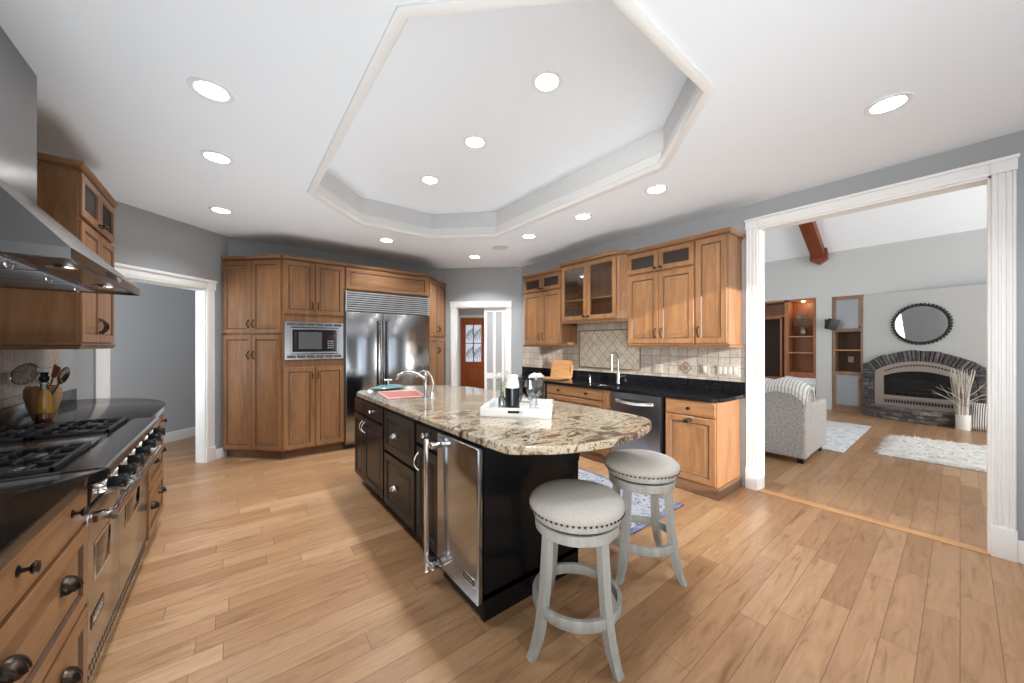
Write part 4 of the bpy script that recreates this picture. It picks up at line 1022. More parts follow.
def ice_maker():
    t = thing('ice_maker', 'narrow stainless undercounter ice maker with long bar handle in the island end', 'ice maker', (IX, 1.912, 0), RW)
    W = 0.442
    G().box(0.002, 0.004, 0.01, W-0.018, 0.58, 0.858).build('body', 'rubber', t)
    g = G(); g.box(-0.004, -0.036, 0.088, W-0.004, 0.0, 0.868, 0.010, seg=3); d = g.build('door', 'steel_v', t)
    g = G(); hx = -0.022; g.box(hx-0.013, -0.106, 0.06, hx+0.013, -0.082, 0.835, 0.007, seg=3); g.box(hx-0.011, -0.095, 0.79, hx+0.075, -0.036, 0.822, 0.005); g.box(hx-0.011, -0.095, 0.10, hx+0.075, -0.036, 0.128, 0.005)
    g.build('handle', 'chrome', d)
    b = G().box(W-0.138, -0.040, 0.172, W-0.022, -0.035, 0.212, 0.002).build('name_plate', 'chrome', d); G().box(W-0.134, -0.0408, 0.176, W-0.026, -0.036, 0.208).build('plate_field', 'knob_black', b)
    lettering('lettering', 'VIKING', 0.026, 'chrome', b, (W-0.080, -0.0412, 0.192), (PI/2, 0, 0))
ice_maker()

# serving tray and what stands on it
TRL, TRR = (1.562, 1.892), math.atan2(-0.334, 0.310)
def trayw(x, y):   # tray-local to world
    c, s = math.cos(TRR), math.sin(TRR); return (TRL[0]+c*x-s*y, TRL[1]+s*x+c*y)
def tray():
    t = thing('serving_tray', 'square white lacquer serving tray with slot handles on the granite', 'tray', (*TRL, 0.920), TRR)
    W, D, h, q = 0.455, 0.42, 0.062, 0.012
    G().box(-W/2, -D/2, 0, W/2, D/2, 0.010, 0.002).build('base', 'white_gloss', t)
    g = G(); sl = arc((0.042, 0.036), 0.009, -PI/2, PI/2, 6)+arc((-0.042, 0.036), 0.009, PI/2, 1.5*PI, 6)
    for y in (-D/2, D/2-q):
        k = G(); k.slab_hole([(-W/2, 0.0), (W/2, 0.0), (W/2, h), (-W/2, h)], [sl], 0, q); k.xf(Matrix.Translation((0, y+q, 0)) @ Matrix.Rotation(PI/2, 4, 'X'))
        me = bpy.data.meshes.new('tmp'); k.bm.to_mesh(me); k.bm.free(); g.bm.from_mesh(me); bpy.data.meshes.remove(me)
    g.box(-W/2, -D/2+q, 0.0, -W/2+q, D/2-q, h); g.box(W/2-q, -D/2+q, 0.0, W/2, D/2-q, h); g.build('rim', 'white_gloss', t, fix=False)
tray()
def carafe():
    t = thing('carafe', 'black thermal carafe with white neck on the serving tray', 'carafe', (1.462, 1.845, 0.9305), -0.3)
    g = G(); g.lathe([(0.044, 0), (0.048, 0.004), (0.048, 0.15), (0.045, 0.172)], n=28); g.build('body', mat('black_flask', (0.014, 0.014, 0.020), 0.2, 0.3), t)
    g = G(); g.lathe([(0.0455, 0.170), (0.045, 0.195), (0.040, 0.222), (0.036, 0.238), (0.037, 0.25), (0.030, 0.256), (0.0001, 0.257)], n=28); g.prism([(-0.036, 0.235), (-0.052, 0.252), (-0.036, 0.254)], -0.012, 0.012, axes='xzy'); g.build('neck', 'white_gloss', t)
    g = G(); g.tube([(0.034, 0, 0.235), (0.056, 0, 0.222), (0.066, 0, 0.19), (0.067, 0, 0.13), (0.060, 0, 0.085), (0.047, 0, 0.07)], [0.006, 0.007, 0.008, 0.007, 0.006, 0.005], 8); g.build('handle', 'rubber', t)
carafe()
def goblet(label, x, y, s=1.0):
    t = thing('goblet', label, 'glass', (x, y, 0.9305), 0, 'glass goblets on the tray')
    g = G(); n = 20; prof = [(0.0001, 0.0), (0.036, 0.0), (0.036, 0.003), (0.008, 0.010), (0.005, 0.02), (0.005, 0.065), (0.012, 0.074), (0.036, 0.095), (0.047, 0.125), (0.047, 0.155), (0.041, 0.190), (0.0395, 0.190), (0.0455, 0.155), (0.0455, 0.125), (0.034, 0.098), (0.0001, 0.080)]
    g.lathe([(a*s, b*s) for a, b in prof], n=n); g.build('cup', 'glass', t)
goblet('glass goblet beside the carafe, nearest the tray front', 1.580, 1.800, 1.15); goblet('glass goblet right behind the front goblet, next to the tray centre', 1.575, 1.945, 1.12); goblet('glass goblet closest to the tray side facing the sink wall', 1.690, 1.860, 1.15)
def sprig():
    t = thing('herb_sprig', 'green leafy sprig in a small clear bottle behind the carafe', 'plant', (1.468, 1.968, 0.9305), 0)
    g = G(); g.lathe([(0.024, 0), (0.026, 0.01), (0.026, 0.08), (0.012, 0.10), (0.012, 0.13), (0.0105, 0.13), (0.0105, 0.10), (0.024, 0.08), (0.024, 0.012), (0.0001, 0.01)], n=16); g.build('bottle', 'glass', t)
    g = G(); random.seed(5)
    for k in range(9):
        a = random.uniform(0, 2*PI); r_ = random.uniform(0.02, 0.055); h = random.uniform(0.19, 0.27); tip = (r_*math.cos(a), r_*math.sin(a), h)
        g.tube([(0, 0, 0.06), (tip[0]*0.4, tip[1]*0.4, h*0.7), tip], 0.0015, 5)
        for j in range(5):
            f = 0.6+0.1*j; c = Vector((tip[0]*f, tip[1]*f, h*(0.55+0.11*j))); d1 = Vector((math.cos(a+j*2.1), math.sin(a+j*2.1), 0.4)).normalized()*0.026; n_ = d1.cross(Vector((0, 0, 1))).normalized()*0.008
            vs = [g.bm.verts.new(p) for p in (c, c+d1*0.5+n_, c+d1, c+d1*0.5-n_)]; g._f(vs)
    g.build('foliage', 'leaf', t)
sprig()

# ------------------------------------------------------------------ bar stools
def stool(label, x, y, rot):
    t = thing('bar_stool', label, 'stool', (x, y, 0), rot, 'bar stools at the island')
    prof = [(0.262, 0.0), (0.245, 0.03), (0.228, 0.07), (0.212, 0.12), (0.197, 0.20), (0.185, 0.30), (0.177, 0.40), (0.171, 0.50), (0.169, 0.545)]
    for k in range(4):
        a = k*PI/2; g = G(); rows = []
        for i, (r_, z) in enumerate(prof):
            hw = 0.021 if i > 1 else 0.019; ht = 0.018-0.003*(i < 2)
            rows.append([g.bm.verts.new((math.cos(a)*(r_+dr)-math.sin(a)*dt, math.sin(a)*(r_+dr)+math.cos(a)*dt, z)) for dr, dt in ((-ht, -hw), (ht, -hw), (ht, hw), (-ht, hw))])
        for A, B in zip(rows, rows[1:]):
            for j in range(4): g._f([A[j], A[(j+1) % 4], B[(j+1) % 4], B[j]])
        g._f(rows[0][::-1]); g._f(rows[-1])
        c = (math.cos(a)*0.225, math.sin(a)*0.225)
        g.ball((math.cos(a)*0.214, math.sin(a)*0.214, 0.19), (0.006, 0.006, 0.006), 8, 6)
        g.build('leg', 'grey_wood', t)
    g = G(); g.lathe([(0.190, 0.166), (0.208, 0.166), (0.210, 0.170), (0.210, 0.211), (0.208, 0.215), (0.190, 0.215), (0.188, 0.211), (0.188, 0.170), (0.190, 0.166)], n=48); g.build('foot_ring', 'grey_wood', t)
    g = G(); g.lathe([(0.0001, 0.518), (0.190, 0.518), (0.196, 0.523), (0.199, 0.562), (0.195, 0.567), (0.0001, 0.567)], n=48); g.build('apron', 'grey_wood', t)
    g = G(); g.lathe([(0.0001, 0.565), (0.183, 0.565), (0.183, 0.581), (0.0001, 0.581)], n=48); g.build('swivel', 'iron', t)
    g = G(); g.lathe([(0.0001, 0.581), (0.201, 0.581), (0.206, 0.585), (0.209, 0.610), (0.207, 0.614), (0.0001, 0.614)], n=48); g.build('seat_ring', 'grey_wood', t)
    g = G(); g.lathe([(0.0001, 0.612), (0.208, 0.612), (0.213, 0.618), (0.221, 0.622), (0.225, 0.632), (0.221, 0.648), (0.205, 0.664), (0.17, 0.677), (0.11, 0.685), (0.05, 0.688), (0.0001, 0.6885)], n=64); s = g.build('seat', 'seat_fabric', t, smooth=50)
    g = G(); n = 56
    for i in range(n):
        a = 2*PI*i/n; g.ball((0.2195*math.cos(a), 0.2195*math.sin(a), 0.620), (0.0066, 0.0066, 0.0066), 6, 4)
    g.build('nailhead_trim', 'bronze', s)
stool('round grey upholstered bar stool in front, nearest the ice maker', 1.294, 1.140, math.radians(173))
stool('round grey upholstered bar stool standing beside the blue rug', 2.030, 1.250, math.radians(184))

# ------------------------------------------------------------------ range wall (left)
LX = -0.44
def drawer_base(label, y0, W, knobs, cups):
    t = thing('base_cabinet', label, 'cabinet', (LX, y0, 0), LW, 'maple drawer bases on the range wall'); D = 0.62
    G().box(0, 0, 0.10, W, D, 0.874).build('body', MV, t); toe(t, W, D, rec=0.05)
    d = drawer_front(t, 0.006, 0.735, W-0.012, 0.862)
    for x in knobs: knob(d, x, 0.815, s=1.1)
    for z0, z1, zc in ((0.43, 0.718, 0.612), (0.118, 0.413, 0.314)):
        d = drawer_front(t, 0.006, z0, W-0.012, z1, True)
        for x in cups: cup_pull(d, x, zc, wd=0.085, h=0.042, d=0.036)
    return t
drawer_base('maple three-drawer base with round knobs on the near side of the range', 1.205, 0.815, (0.255, 0.640), (0.195, 0.575))
def far_base():
    y0 = 3.252; W, D = 0.62, 0.62
    t = thing('base_cabinet', 'maple drawer base at the far curved end of the range wall', 'cabinet', (LX, y0, 0), LW, 'maple drawer bases on the range wall')
    P = [(0, 0), (W, 0), (W+0.16, 0.05), (W+0.36, 0.20), (W+0.50, 0.42), (W+0.52, D), (0, D)]
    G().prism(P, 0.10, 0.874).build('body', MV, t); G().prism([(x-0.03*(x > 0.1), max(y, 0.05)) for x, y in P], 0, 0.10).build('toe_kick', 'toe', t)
    d = drawer_front(t, 0.006, 0.735, W-0.008, 0.862)
    for x in (0.16, 0.46): knob(d, x, 0.815)
    for z0, z1, zc in ((0.43, 0.718, 0.612), (0.118, 0.413, 0.314)):
        d = drawer_front(t, 0.006, z0, W-0.008, z1, True)
        for x in (0.10, 0.42): cup_pull(d, x, zc, wd=0.085, h=0.042, d=0.036)
far_base()
def left_counter(name, label, P, y0, y1):
    t = thing('countertop', label, 'countertop', (-0.74, (y0+y1)/2, 0.874)); o = [(x+0.74, y-(y0+y1)/2) for x, y in P]
    G().prism(o, 0, 0.040, bev=0.005).build('slab', 'brown_granite', t)
    G().box(-0.327, y0-(y0+y1)/2, 0.04, -0.305, y1-(y0+y1)/2, 0.136, 0.002).build('backsplash_lip', 'brown_granite', t)
left_counter('countertop', 'dark granite counter on the near side of the range', [(-0.408, 1.205), (-0.408, 1.90), (-0.402, 1.945), (-0.385, 1.98), (-0.372, 2.0), (-0.37, 2.022), (-1.067, 2.022), (-1.067, 1.205)], 1.205, 2.022)
left_counter('countertop', 'dark granite counter with rounded corner beyond the range', [(-1.067, 3.248), (-0.408, 3.248), (-0.408, 3.82), (-0.425, 4.02), (-0.475, 4.22), (-0.56, 4.40), (-0.68, 4.55), (-0.82, 4.66), (-0.96, 4.715), (-1.067, 4.725)], 3.248, 4.70)
def kitchen_range():
    W, D = 1.212, 0.60
    t = thing('range', 'wide stainless professional gas range with black knobs and two ovens', 'range', (-0.46, 2.030, 0), LW)
    g = G(); g.box(0, 0.0, 0.10, W, D, 0.80); g.box(0, -0.01, 0.76, W, D, 0.888); g.build('body', 'steel', t)
    g = G(); g.box(0.02, 0.03, 0, W-0.02, D, 0.10); g.build('toe_kick', 'toe', t)
    # control panel and rounded landing ledge
    g = G(); q = [(0.02, 0.775), (-0.042, 0.785), (-0.050, 0.868), (-0.078, 0.874), (-0.094, 0.886), (-0.096, 0.900), (-0.086, 0.911), (-0.06, 0.916), (0.03, 0.918), (0.03, 0.775)]
    g.prism(q, 0, W, axes='yzx', bev=0.0); g.build('control_panel', 'ledge_dark_reflect', t)
    for i in range(7):
        x = 0.114+i*0.177; k = G(); k.lathe([(0.0001, 0), (0.036, 0), (0.036, -0.006), (0.028, -0.020), (0.0001, -0.020)], (x, -0.046, 0.822), 20, 'y'); b = k.build('knob', 'chrome', t)
        k = G(); k.lathe([(0.0001, -0.018), (0.022, -0.018), (0.025, -0.030), (0.0235, -0.060), (0.019, -0.065), (0.0001, -0.067)], (x, -0.046, 0.822), 16, 'y'); k.box(x-0.007, -0.120, 0.797, x+0.007, -0.10, 0.847, 0.003); k.build('grip', 'knob_black', b)
    # ovens
    for a, b, wn in ((0.012, 0.478, (0.085, 0.295)), (0.486, W-0.012, (0.13, 0.45))):
        g = G(); g.box(a, -0.034, 0.185, b, 0, 0.752, 0.006); d = g.build('oven_door', 'steel', t)
        g = G(); g.box(a+wn[0], -0.036, 0.465, a+wn[1], -0.03, 0.592, 0.004); w_ = g.build('window', 'black_glass', d)
        g = G(); g.ring_frame(a+wn[0]-0.014, 0.451, a+wn[1]+0.014, 0.606, 0.014, -0.0375, -0.033, gl=False); g.build('window_frame', 'chrome', w_)
        g = G(); g.tube([(a+0.012, -0.095, 0.718), (b-0.012, -0.095, 0.718)], 0.0165, 12)
        for x in (a+0.035, b-0.035): g.box(x-0.020, -0.10, 0.700, x+0.020, -0.034, 0.736, 0.006)
        g.build('handle', 'chrome', d)
        if a < 0.1:
            n_ = G().box(a+0.03, -0.0365, 0.285, a+0.20, -0.033, 0.338, 0.001).build('name_plate', 'knob_black', d); lettering('lettering', 'VIKING', 0.042, 'chrome', n_, (a+0.115, -0.0372, 0.3115), (PI/2, 0, 0))
    g = G(); g.box(0.005, -0.03, 0.075, W-0.005, 0.0, 0.178, 0.003, mi=0)
    for i in range(34):
        for j in range(2):
            x = 0.03+i*0.0345+(0.017 if j else 0); k = 0.0125; z = 0.108+j*0.034
            if x < W-0.03: g.prism([(x-k, z), (x, z-k), (x+k, z), (x, z+k)], -0.0312, -0.029, axes='xzy', mi=1)
    g.build('kick_plate', ('steel', 'dark'), t)
    # cooktop
    g = G(); g.box(0, 0.03, 0.886, W, D, 0.902, mi=0); g.box(0, 0.03, 0.902, 0.012, D, 0.922); g.box(W-0.012, 0.03, 0.902, W, D, 0.922); g.box(0, D-0.02, 0.902, W, D, 0.925); g.build('cooktop', 'steel', t)
    for a, b in ((0.018, 0.455), (0.760, W-0.018)):
        G().box(a, 0.045, 0.9015, b, D-0.025, 0.906).build('burner_pan', 'iron', t)
        for y0, y1 in ((0.048, 0.308), (0.314, D-0.026)):
            g = G(); z0, z1 = 0.918, 0.938; cx, cy = (a+b)/2, (y0+y1)/2
            for q in ((a, y0, b, y0+0.016), (a, y1-0.016, b, y1), (a, y0, a+0.016, y1), (b-0.016, y0, b, y1), (cx-0.008, y0, cx+0.008, y1)): g.box(q[0], q[1], z0, q[2], q[3], z1, 0.003)
            for sx, sy in ((a, -1), (cx+0.008, 1)):
                w_ = (b-a)/2-0.008
                for k in range(1, 4):
                    yy = y0+(y1-y0)*k/4; g.box(sx+0.004, yy-0.006, z0+0.004, sx+w_*0.36, yy+0.006, z1+0.004, 0.003); g.box(sx+w_*0.64, yy-0.006, z0+0.004, sx+w_-0.004, yy+0.006, z1+0.004, 0.003)
                g.box(sx+w_/2-0.006, y0+0.01, z0+0.004, sx+w_/2+0.006, y0+(y1-y0)*0.3, z1+0.004, 0.003); g.box(sx+w_/2-0.006, y1-(y1-y0)*0.3, z0+0.004, sx+w_/2+0.006, y1-0.01, z1+0.004, 0.003)
            for fx in (a+0.01, b-0.01):
                for fy in (y0+0.01, y1-0.01): g.box(fx-0.008, fy-0.008, 0.905, fx+0.008, fy+0.008, z0+0.004)
            o = g.build('grate', 'iron', t)
            for bx_ in ((a+cx)/2+0.002, (b+cx)/2):
                k = G(); k.lathe([(0.050, 0.905), (0.050, 0.912), (0.034, 0.916), (0.034, 0.924), (0.028, 0.928), (0.0001, 0.928)], (bx_, cy, 0), 20); k.build('burner', 'iron', t)
    G().box(0.468, 0.05, 0.902, 0.748, D-0.03, 0.922, 0.008).build('griddle', 'steel', t)
kitchen_range()
def hood():
    X0, X1, Y0, Y1 = -1.067, -0.447, 1.948, 3.142
    t = thing('range_hood', 'stainless chimney range hood mounted above the range', 'range hood', (-1.067, 2.545, 1.685), LW)
    # local: x along +Y, y into wall (0 at wall, negative into the room)
    a, b, d = Y0-2.545, Y1-2.545, X0-X1; h = 0.042
    c0, c1, cd = 2.20-2.545, 2.90-2.545, -(1.067-0.775); zt = 0.40; zl = h
    g = G()
    def R(x0, x1, y, z): return [g.bm.verts.new(p) for p in ((x0, -0.003, z), (x1, -0.003, z), (x1, y, z), (x0, y, z))]
    rr = [R(a+0.03, b-0.03, d+0.03, 0.012), R(a+0.006, b-0.006, d+0.006, 0.0), R(a, b, d, 0.003), R(a, b, d, zl), R(a+0.003, b-0.003, d+0.003, zl+0.003), R(c0-0.006, c1+0.006, cd-0.006, zt)]
    for A, B in zip(rr, rr[1:]):
        for i in range(4): g._f([A[i], A[(i+1) % 4], B[(i+1) % 4], B[i]])
    g._f(rr[-1]); g.build('canopy', 'steel_hood', t)
    G().box(c0, cd, zt-0.01, c1, -0.003, 2.745-1.685-0.002).build('chimney', 'steel_hood', t)
    g = G(); g.box(a+0.02, d+0.02, 0.012, b-0.02, -0.005, 0.02); g.build('underside', 'steel_dark', t)
    for i in range(3):
        x0 = a+0.06+i*0.365; g = G(); g.box(x0, d+0.16, 0.006, x0+0.345, -0.05, 0.012, mi=0)
        for k in range(11): g.box(x0+0.012+k*0.030, d+0.175, 0.0, x0+0.027+k*0.030, -0.065, 0.0075, 0.003)
        f = g.build('baffle_filter', 'steel_dark', t)
        q = G(); q.tube([(x0+0.14+0.035*math.cos(PI*j/8)+0.03, d+0.20, -0.002-0.018*math.sin(PI*j/8)) for j in range(9)], 0.004, 8); q.build('handle', 'chrome', f)
    for x in (-0.3, 0.3):
        g = G(); g.lathe([(0.0001, 0.004), (0.036, 0.004), (0.042, 0.010), (0.0001, 0.010)], (x, d+0.09, 0), 20); g.build('lamp', 'chrome', t)
    g = G(); g.box(-0.12, d-0.003, 0.012, 0.12, d+0.004, 0.034, 0.002); g.build('control_strip', 'black_glass', t)
hood()
def left_upper():
    t = upper_pair('maple wall cabinet with rope-trimmed crown on the far side of the range hood', (-0.735, 3.312, 0), LW, 0.765, 0.33, 1.392, 2.445, 2.17, 'two-door maple wall cabinets with seeded glass tops', True, True)
left_upper()
def tiles_left():
    loc, rot, L = frame_of((-1.0668, 1.2), (-1.0668, 4.37))
    t = thing('tile_backsplash', 'travertine tile backsplash on the wall behind the range', 'backsplash', loc, rot)
    G().box(0, -0.009, 1.012, L, 0, 1.394).build('field_tiles', 'tile_left', t); G().box(0.74, -0.009, 1.394, 1.95, 0, 1.70).build('hood_tiles', 'tile_left', t)
tiles_left()
CR = (-0.905, 3.47)
def crock():
    t = thing('utensil_crock', 'heart-shaped olive wood utensil holder on the counter beyond the range', 'utensil holder', (*CR, 0.9145), -0.67)
    g = G(); sx = 1.0
    g.lathe([(0.0001, 0), (0.036, 0), (0.046, 0.01), (0.074, 0.09), (0.089, 0.155), (0.088, 0.195), (0.076, 0.218), (0.068, 0.218), (0.078, 0.192), (0.080, 0.155), (0.044, 0.03), (0.0001, 0.02)], n=28, sx=1.0, sy=0.72); g.build('body', 'crock', t)
crock()
def oil_bottle():
    t = thing('oil_bottle', 'golden oil bottle with black stopper in front of the wooden utensil holder', 'bottle', (-0.865, 3.335, 0.9145), 0)
    g = G(); g.lathe([(0.028, 0), (0.030, 0.006), (0.030, 0.068), (0.029, 0.07)], n=20); g.build('lower_body', 'balsamic', t)
    g = G(); g.lathe([(0.029, 0.07), (0.029, 0.16), (0.025, 0.185), (0.017, 0.205)], n=20); g.build('upper_body', 'oil', t)
    g = G(); g.lathe([(0.017, 0.205), (0.015, 0.235), (0.018, 0.238), (0.018, 0.248), (0.0001, 0.248)], n=16); g.build('neck', 'glass', t)
    g = G(); g.lathe([(0.012, 0.248), (0.020, 0.262), (0.020, 0.282), (0.014, 0.287), (0.018, 0.308), (0.0001, 0.31)], n=14); g.build('stopper', 'knob_black', t)
oil_bottle()
def utensil(name, label, head, mat_h, mat_r, du, dz, lean):
    """utensil standing in the crock: handle foot inside, head at camera-right offset du and height dz"""
    rx, ry = 0.7845, -0.6202; t = thing(name, label, 'utensil', (CR[0], CR[1], 0.9145), 0, 'utensils in the wooden holder')
    foot = Vector((-rx*du*0.25, -ry*du*0.25, 0.035)); tip = Vector((rx*du, ry*du, dz)) + Vector((0.25, -0.97, 0))*lean
    foot += Vector((0.25, -0.97, 0))*lean*0.3
    ax = (tip-foot).normalized(); g = G(); g.tube([foot, foot+(tip-foot)*0.5, tip-ax*head[1]*0.9], [0.006, 0.0055, 0.0045], 8); g.build('handle', mat_r, t)
    u = Vector((rx, ry, 0)); u = (u-ax*u.dot(ax)).normalized(); n_ = u.cross(ax)
    g = G(); W, L = head[0], head[1]
    if head[2] == 'skimmer':
        def fn(a, b): r_ = b; th = 2*PI*a; return tip + u*(W*r_*math.cos(th)) + ax*(L*r_*math.sin(th)) + n_*(0.014*(1-r_*r_))
        vs = g.grid(fn, 28, 7, closed_u=True)
        g.bm.faces.ensure_lookup_table(); kill = [f for i, f in enumerate(g.bm.faces) if (i//28) in (1, 2, 3, 4) and i % 2 == (i//28) % 2]; bmesh.ops.delete(g.bm, geom=kill, context='FACES')
        g.tube([tip+u*(W*math.cos(2*PI*i/28))+ax*(L*math.sin(2*PI*i/28)) for i in range(28)], 0.0035, 6, closed=True)
    elif head[2] == 'spoon':
        g.grid(lambda a, b: tip + u*(W*b*math.cos(2*PI*a)) + ax*(L*b*math.sin(2*PI*a)) + n_*(0.02*(1-b*b)), 24, 6, closed_u=True)
    else:
        q = [(-W*0.5, -L), (W*0.5, -L), (W, -L*0.3), (W, L*0.8), (-W*0.7, L)]
        lo = [g.bm.verts.new(tip+u*a+ax*b-n_*0.003) for a, b in q]; hi = [g.bm.verts.new(tip+u*a+ax*b+n_*0.003) for a, b in q]; g._f(lo[::-1]); g._f(hi)
        for i in range(5): g._f([lo[i], lo[(i+1) % 5], hi[(i+1) % 5], hi[i]])
    o = g.build('head', mat_h, t)
    if head[2] != 'spatula': m_ = o.modifiers.new('thickness', 'SOLIDIFY'); m_.thickness = 0.0015
utensil('skimmer', 'large oval perforated skimmer leaning over the wall side of the holder', (0.092, 0.056, 'skimmer'), 'nickel', 'nickel', -0.112, 0.292, 0.03)
utensil('ladle', 'pale grey rounded ladle behind the bottle stopper', (0.045, 0.050, 'spoon'), 'white_gloss', 'white_gloss', -0.03, 0.285, 0.0)
utensil('wooden_spatula', 'reddish wooden spatula standing in the holder', (0.024, 0.040, 'spatula'), M['cherry'], M['cherry'], 0.075, 0.31, 0.03)
utensil('serving_spoon', 'silver serving spoon leaning towards the doorway casing', (0.030, 0.062, 'spoon'), 'nickel', 'nickel', 0.125, 0.285, 0.05)

# kitchen rug
def rug():
    t = thing('rug', 'blue and white patterned runner on the floor before the sink cabinets', 'rug', (2.67, 2.6, 0))
    G().box(-0.39, -1.12, 0.001, 0.39, 1.12, 0.009, 0.003).build('border', 'rug_border', t); G().box(-0.35, -1.07, 0.009, 0.35, 1.07, 0.0105).build('field', 'rug_blue', t)
rug()

# ------------------------------------------------------------------ living room
def bookcase_narrow():
    y0 = 1.690; W, D = 0.466, 0.40
    t = thing('bookcase', 'narrow wooden bookcase with grey glass doors beside the fireplace', 'bookcase', (XL, y0, 0), RW)
    g = G(); fw = 0.035
    g.box(0, -0.012, 0, fw, D, 2.415); g.box(W-fw, -0.012, 0, W, D, 2.415); g.box(fw, -0.012, 2.375, W-fw, D, 2.415); g.box(fw, 0.0, 0, W-fw, D, 0.10); g.box(fw, -0.012, 1.67, W-fw, D, 1.70); g.box(fw, -0.012, 0.79, W-fw, D, 0.83)
    g.build('frame', 'taupe_wood', t); G().box(fw, D-0.02, 0.1, W-fw, D, 2.375).build('back_panel', 'dark_shelf', t)
    G().box(fw, 0.005, 1.270, W-fw, D-0.02, 1.292).build('shelf', 'board', t)
    for z0, z1, kz in ((1.705, 2.37, 1.75), (0.105, 0.785, 0.66)):
        g = G(); g.ring_frame(fw-0.005, z0, W-fw+0.005, z1, 0.035, -0.022, -0.002, gl=False); d = g.build('door', 'taupe_wood', t); G().box(fw+0.026, -0.014, z0+0.03, W-fw-0.026, -0.010, z1-0.03).build('glass_panel', 'glass_grey', d); knob(d, W-fw-0.012, kz, -0.022)
bookcase_narrow()
def bookcase_wide():
    y0 = 3.295; W, D = 1.322, 0.40; sp = 0.809
    t = thing('bookcase', 'wide wooden bookcase with lit arched niche and open shelves behind the sofa', 'bookcase', (XL, y0, 0), RW)
    g = G(); fw = 0.04
    for a, b in ((0, fw), (sp-0.045, sp+0.03), (W-fw, W)): g.box(a, -0.012, 0, b, D, 2.43)
    g.box(fw, -0.012, 2.39, W-fw, D, 2.43); g.box(fw, 0, 0, W-fw, D, 0.1); g.box(sp+0.03, -0.012, 0.70, W-fw, D, 0.775); g.box(fw, -0.012, 2.05, sp-0.045, D, 2.09)
    g.box(sp-0.14, 0.02, 0.1, sp-0.10, 0.06, 2.05); g.box(fw, 0.02, 2.01, sp-0.10, 0.06, 2.05); g.box(fw, 0.0, 0.60, sp-0.15, 0.05, 0.64); g.build('frame', 'cherry', t)
    G().box(fw, D-0.02, 2.09, sp-0.045, D, 2.39).box(sp+0.03, D-0.02, 0.1, W-fw, D, 2.39).build('back_panel', 'cherry', t)
    G().box(fw, D-0.02, 0.1, sp-0.045, D, 2.05).build('niche_back', mat('dark_niche', (0.035, 0.018, 0.012), 0.7), t)
    for z in (1.592, 1.222): G().box(sp+0.03, 0.0, z-0.022, W-fw, D-0.02, z).build('shelf', 'board', t)
    d = G().raised(sp+0.035, 0.105, W-fw-0.005, 0.695, -0.022).build('door', ('cherry', 'glaze'), t)
    g = G(); g.lathe([(0.0001, -0.012), (0.03, -0.012), (0.035, 0), (0.0001, 0)], (sp+0.27, 0.12, 2.385), 16); g.build('niche_lamp', 'lamp_warm', t)
    l = bpy.data.lights.new('niche_light', 'POINT'); l.energy = 2.2; l.color = (1, 0.72, 0.42); l.shadow_soft_size = 0.03
    o = bpy.data.objects.new('niche_light', l); COL.objects.link(o); o.location = (XL+0.13, y0-sp-0.27, 2.33)
bookcase_wide()
def flowers():
    t = thing('flower_vase', 'round metallic vase of grey and cream flowers on the lit shelf', 'vase', (XL+0.15, y0f, 1.592), 0)
    g = G(); g.lathe([(0.0001, 0), (0.05, 0), (0.075, 0.05), (0.085, 0.11), (0.06, 0.18), (0.035, 0.21), (0.05, 0.24), (0.04, 0.24), (0.03, 0.21), (0.0001, 0.2)], n=20); g.build('body', mat('mottled_bronze_vase', (0.22, 0.16, 0.13), 0.25, 0.6), t)
    g = G(); h = G(); random.seed(11)
    for k in range(26):
        a = random.uniform(0, 2*PI); e = random.uniform(0.1, 1.4); r_ = random.uniform(0.16, 0.28)
        tip = Vector((math.cos(a)*math.cos(e)*r_*0.75, math.sin(a)*math.cos(e)*r_*1.1, 0.24+math.sin(e)*r_)); g.tube([(0, 0, 0.2), tip*0.5+Vector((0, 0, 0.13)), tip], 0.003, 5)
        for j in range(6):
            b = 2*PI*j/6+k; d1 = Vector((math.cos(b), math.sin(b), 0.5))*0.060; n_ = Vector((-math.sin(b), math.cos(b), 0))*0.026
            h._f([h.bm.verts.new(tip+v) for v in (Vector((0, 0, 0)), d1*0.5+n_, d1, d1*0.5-n_)], k % 3)
    g.build('stems', 'leaf', t); h.build('blossoms', (mat('cream_petal', (0.6, 0.55, 0.47), 0.7), mat('grey_petal', (0.30, 0.32, 0.36), 0.7), mat('rust_petal', (0.42, 0.20, 0.10), 0.7)), t)
y0f = 2.225
flowers()
def wall_speaker():
    t = thing('wall_speaker', 'small black speaker tilted on a wall bracket left of the narrow bookcase', 'speaker', (XL-0.003, 1.80, 1.845), RW)
    G().box(-0.02, -0.012, -0.10, 0.02, 0, 0.10, 0.004).build('wall_bracket', 'rubber', t)
    g = G(); g.tube([(0, -0.01, 0), (0.02, -0.07, 0)], 0.012, 8); g.build('arm', 'rubber', t)
    g = G(); g.box(-0.085, -0.17, -0.11, 0.085, -0.03, 0.11, 0.02); g.xf(Matrix.Translation((0.07, -0.045, 0)) @ Matrix.Rotation(0.6, 4, 'Z') @ Matrix.Rotation(0.25, 4, 'Y') @ Matrix.Rotation(0.2, 4, 'X')); g.build('cabinet', 'rubber', t)
wall_speaker()
